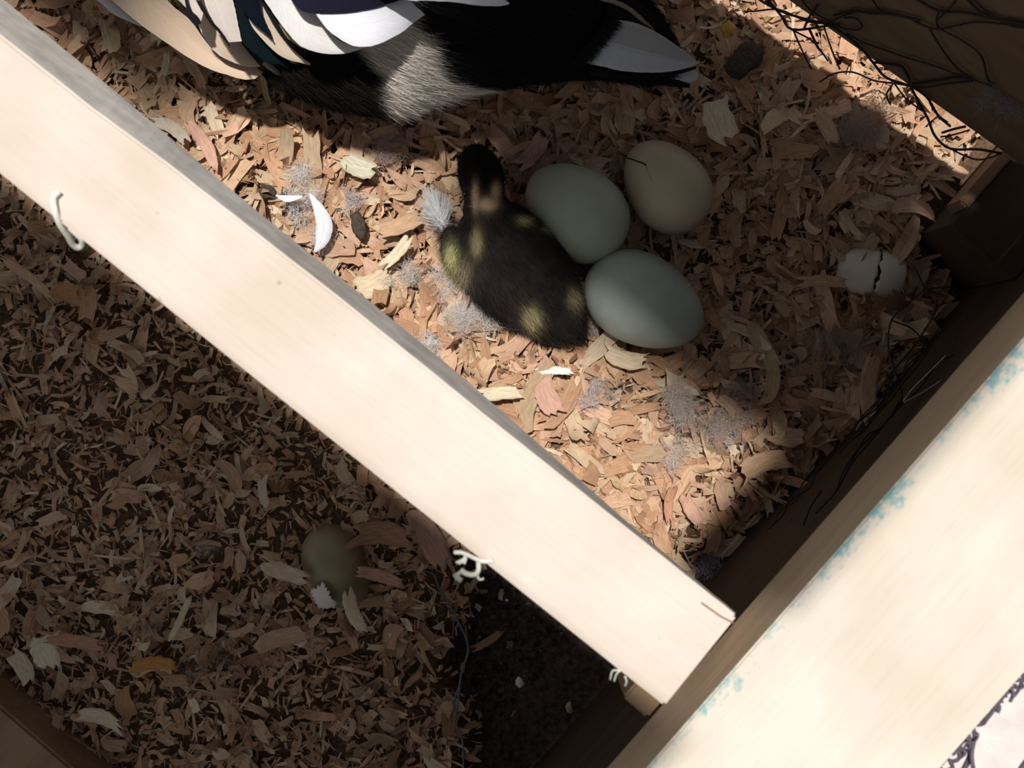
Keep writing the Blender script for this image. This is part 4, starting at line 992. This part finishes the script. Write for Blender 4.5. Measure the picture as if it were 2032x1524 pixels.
# big white scapular feathers
pe('scapular_feather', [(460, -90), (524, 0), (556, 46), (588, 85), (613, 99), (645, 107), (678, 107), (706, 101), (721, 95)], [(540, -90), (580, -10), (630, 32), (651, 60), (677, 82), (700, 89), (710, 92), (721, 94)], .134, .108, (.82, .81, .80), seed=15, edge=.35, shaft=.6)
pe('scapular_feather', [(540, -90), (596, -10), (628, 30), (652, 61), (688, 86), (714, 93), (748, 89), (798, 64), (822, 44), (842, 30)], [(560, -110), (600, 0), (622, 15), (645, 22), (712, 16), (782, -2), (812, 1), (825, 12), (836, 21), (843, 29)], .1385, .113, (.80, .82, .88), seed=16, edge=.35, shaft=.55, camber=.08)
pe('scapular_feather', [(730, -40), (800, -2), (850, 2), (900, 4), (932, 9), (968, 12), (992, 12), (1010, 8)], [(730, -100), (820, -60), (880, -46), (930, -36), (970, -20), (990, -10), (1003, 0), (1011, 6)], .1385, .129, (.80, .82, .90), seed=17, edge=.35)
pe('scapular_feather', [(520, -110), (572, -12), (598, 21), (642, 27), (712, 22), (783, 4), (832, -22)], [(620, -190), (660, -140), (700, -110), (740, -95), (780, -80), (810, -60), (834, -28)], .1408, .117, (.010, .009, .024), seed=18, camber=.03)
# tail
pe('tail_feather', [(1150, 122), (1190, 131), (1235, 141), (1280, 144), (1320, 143), (1360, 136), (1387, 125)], [(1215, 38), (1240, 41), (1264, 46), (1302, 63), (1342, 89), (1370, 110), (1387, 124)], .081, .060, (.60, .63, .70), seed=19, edge=.25, shaft=.5, camber=.06, tone=lambda u, v: (.64, .67, .74) if v < .5 else (.54, .54, .57))
pe('tail_feather', [(1205, 28), (1230, 38), (1264, 45), (1297, 61)], [(1205, 4), (1226, 14), (1262, 36), (1298, 60)], .0815, .070, BLK, seed=20)
pe('tail_feather', [(1190, 0), (1241, 18), (1270, 42), (1298, 61)], [(1195, -10), (1242, 8), (1275, 34), (1299, 59)], .081, .0675, (.36, .33, .27), seed=21)
pe('tail_feather', [(1180, -40), (1242, 8), (1296, 54), (1341, 91)], [(1200, -80), (1262, -2), (1305, 32), (1331, 60), (1342, 88)], .078, .060, BLK, seed=22)
pe('tail_feather', [(1170, 146), (1205, 154), (1240, 157), (1310, 156), (1381, 137)], [(1165, 130), (1195, 134), (1235, 142), (1300, 144), (1382, 131)], .068, .056, BLK, seed=23)
pe('tail_feather', [(1310, 150), (1340, 157), (1364, 163), (1380, 161), (1387, 151)], [(1310, 147), (1340, 144), (1364, 139), (1380, 139), (1387, 149)], .054, .050, (.62, .65, .70), seed=24)
pe('tail_feather', [(1262, 158), (1290, 164), (1330, 172), (1368, 175)], [(1262, 152), (1295, 152), (1340, 157), (1370, 167)], .052, .046, BLK, seed=25)
# black barbs of the tail coverts lying over the root of the white feather
n = 900; tt = rng.uniform(0, 1, n); bx = 1150 + (1218 - 1150) * tt + rng.normal(0, 4, n) - 6; by = 124 + (38 - 124) * tt
fb = np.array([list(P(a_, b_, .0835)) for a_, b_ in zip(bx, by)]); d = unit(np.array([[.92, -.30, -.02]]) + rng.normal(0, .10, (n, 3)) * [1, 1, .2])
V, Q, T, C = strands(fb, d, rng.uniform(.003, .0075, n), .00035, rng.normal(0, .05, (n, 3)), np.tile(np.array([BLK]), (n, 1)), 3)
kidof(link('tail_coverts', mesh_arrays('tail_coverts', V, Q, T, col=C), M['skin']), droot)
# bill and eyes beyond the frame
V, Q, T = ell((0, 0, 0), (.030, .012, .006)); b1 = link('bill', mesh_arrays('bill', V, Q, T), plain('orange_bill', (.6, .32, .08), .5)); b1.location = hp + Vector((-.055, .020, -.006)); b1.rotation_euler = (0, 0, math.radians(160)); kidof(b1, droot)
for s_ in (-1, 1):
    V, Q, T = ell((0, 0, 0), (.004, .004, .004), 12, 8); e = link('eye', mesh_arrays('eye', V, Q, T), M['eye']); e.location = hp + Matrix.Rotation(math.radians(160), 3, 'Z') @ Vector((.012, s_ * .021, .008)); kidof(e, droot)

# ------------------------------------------------------------------ crumbs and droppings
def lump(px, py, r, z, mat, name, label, cat, sx=1.3, seed=1, group=None):
    V, Q, T = ell((0, 0, 0), (r * sx, r, r * .6), 16, 10)
    nz = np.array([noise.noise(Vector(v * (1.6 / r)) + Vector((seed, 0, 0))) for v in [Vector(x) for x in V]])
    V = V * (1 + .35 * nz[:, None]); o = link(name, mesh_arrays(name, V, Q, T), mat); o.location = P(px, py, z); o.rotation_euler = (0, 0, seed)
    tag(o, label, cat, group); return o
M['chalk'] = plain('white_chalky', (.75, .72, .66), .8, 300, .1)
M['dropping'] = plain('dark_dropping', (.06, .045, .035), .9, 500, .5)
lump(1031, 1354, .0022, -.0225, M['chalk'], 'white_crumb', 'white comma-shaped crumb on the bare dark floor', 'crumb', 1.3, 2)
lump(1006, 1191, .0007, -.022, M['chalk'], 'white_crumb', 'tiny white speck on the bare floor right under the rail', 'crumb', 1.3, 3)
lump(1198, 1437, .0010, -.023, M['chalk'], 'white_crumb', 'tiny white speck on the bare floor near the bottom board', 'crumb', 1.3, 4)
lump(712, 448, .0038, .014, M['dropping'], 'dropping', 'dark grey dropping on the lit shavings left of the curled feather', 'dropping', 1.8, 5)
lump(530, 380, .004, .008, M['dropping'], 'dropping', 'dark lump against the edge of the rail left of the white down', 'dropping', 1.2, 6)
lump(1475, 120, .007, .016, M['dropping'], 'dropping', 'dark brown clump right of the tail under the netting', 'dropping', 1.6, 7)
lump(1445, 58, .0035, .020, plain('ochre_flake', (.50, .30, .06), .8, 200), 'corn_flake', 'small ochre yellow flake right of the black tail feathers', 'flake', 1.1, 8)
# fine debris on the bare floor, uncountable
n = 7000; x = rng.uniform(-.05, .13, n); y = rng.uniform(-.26, -.08, n); px, py = pxof(x, y)
k = (baremask(px, py) > .5) & (x * MW[0] + y * MW[1] < .117) & (rng.uniform(0, 1, n) < .8); x, y = x[k], y[k]; n = len(x)
L = rng.gamma(1.3, .0009, n) + .0005; X, U = shav_local(n, L, L * rng.uniform(.3, .8, n), rng.normal(0, 1, n), rng.normal(0, .5, n), 6, 3)
X = np.einsum('nij,nkj->nki', rotmat(rng.uniform(0, 6.28, n), rng.normal(0, .3, n), rng.normal(0, .3, n)), X)
X[..., 0] += x[:, None]; X[..., 1] += y[:, None]; X[..., 2] += (H(x, y) - .0045)[:, None]
c = np.array([(.05, .035, .025), (.10, .065, .045), (.03, .022, .018), (.16, .12, .09), (.3, .26, .22)])[rng.choice(5, n, p=[.32, .28, .2, .15, .05])]
me = mesh_arrays('floor_debris', X.reshape(-1, 3), quads=(gridquads(6, 3)[None] + (np.arange(n) * 18)[:, None, None]).reshape(-1, 4), uv=U.reshape(-1, 2), col=np.repeat(c[:, None], 18, 1).reshape(-1, 3))
tag(link('floor_debris', me, M['shaving']), 'fine dark crumbs and dust scattered on the bare floor below the rail', 'debris', kind='stuff')
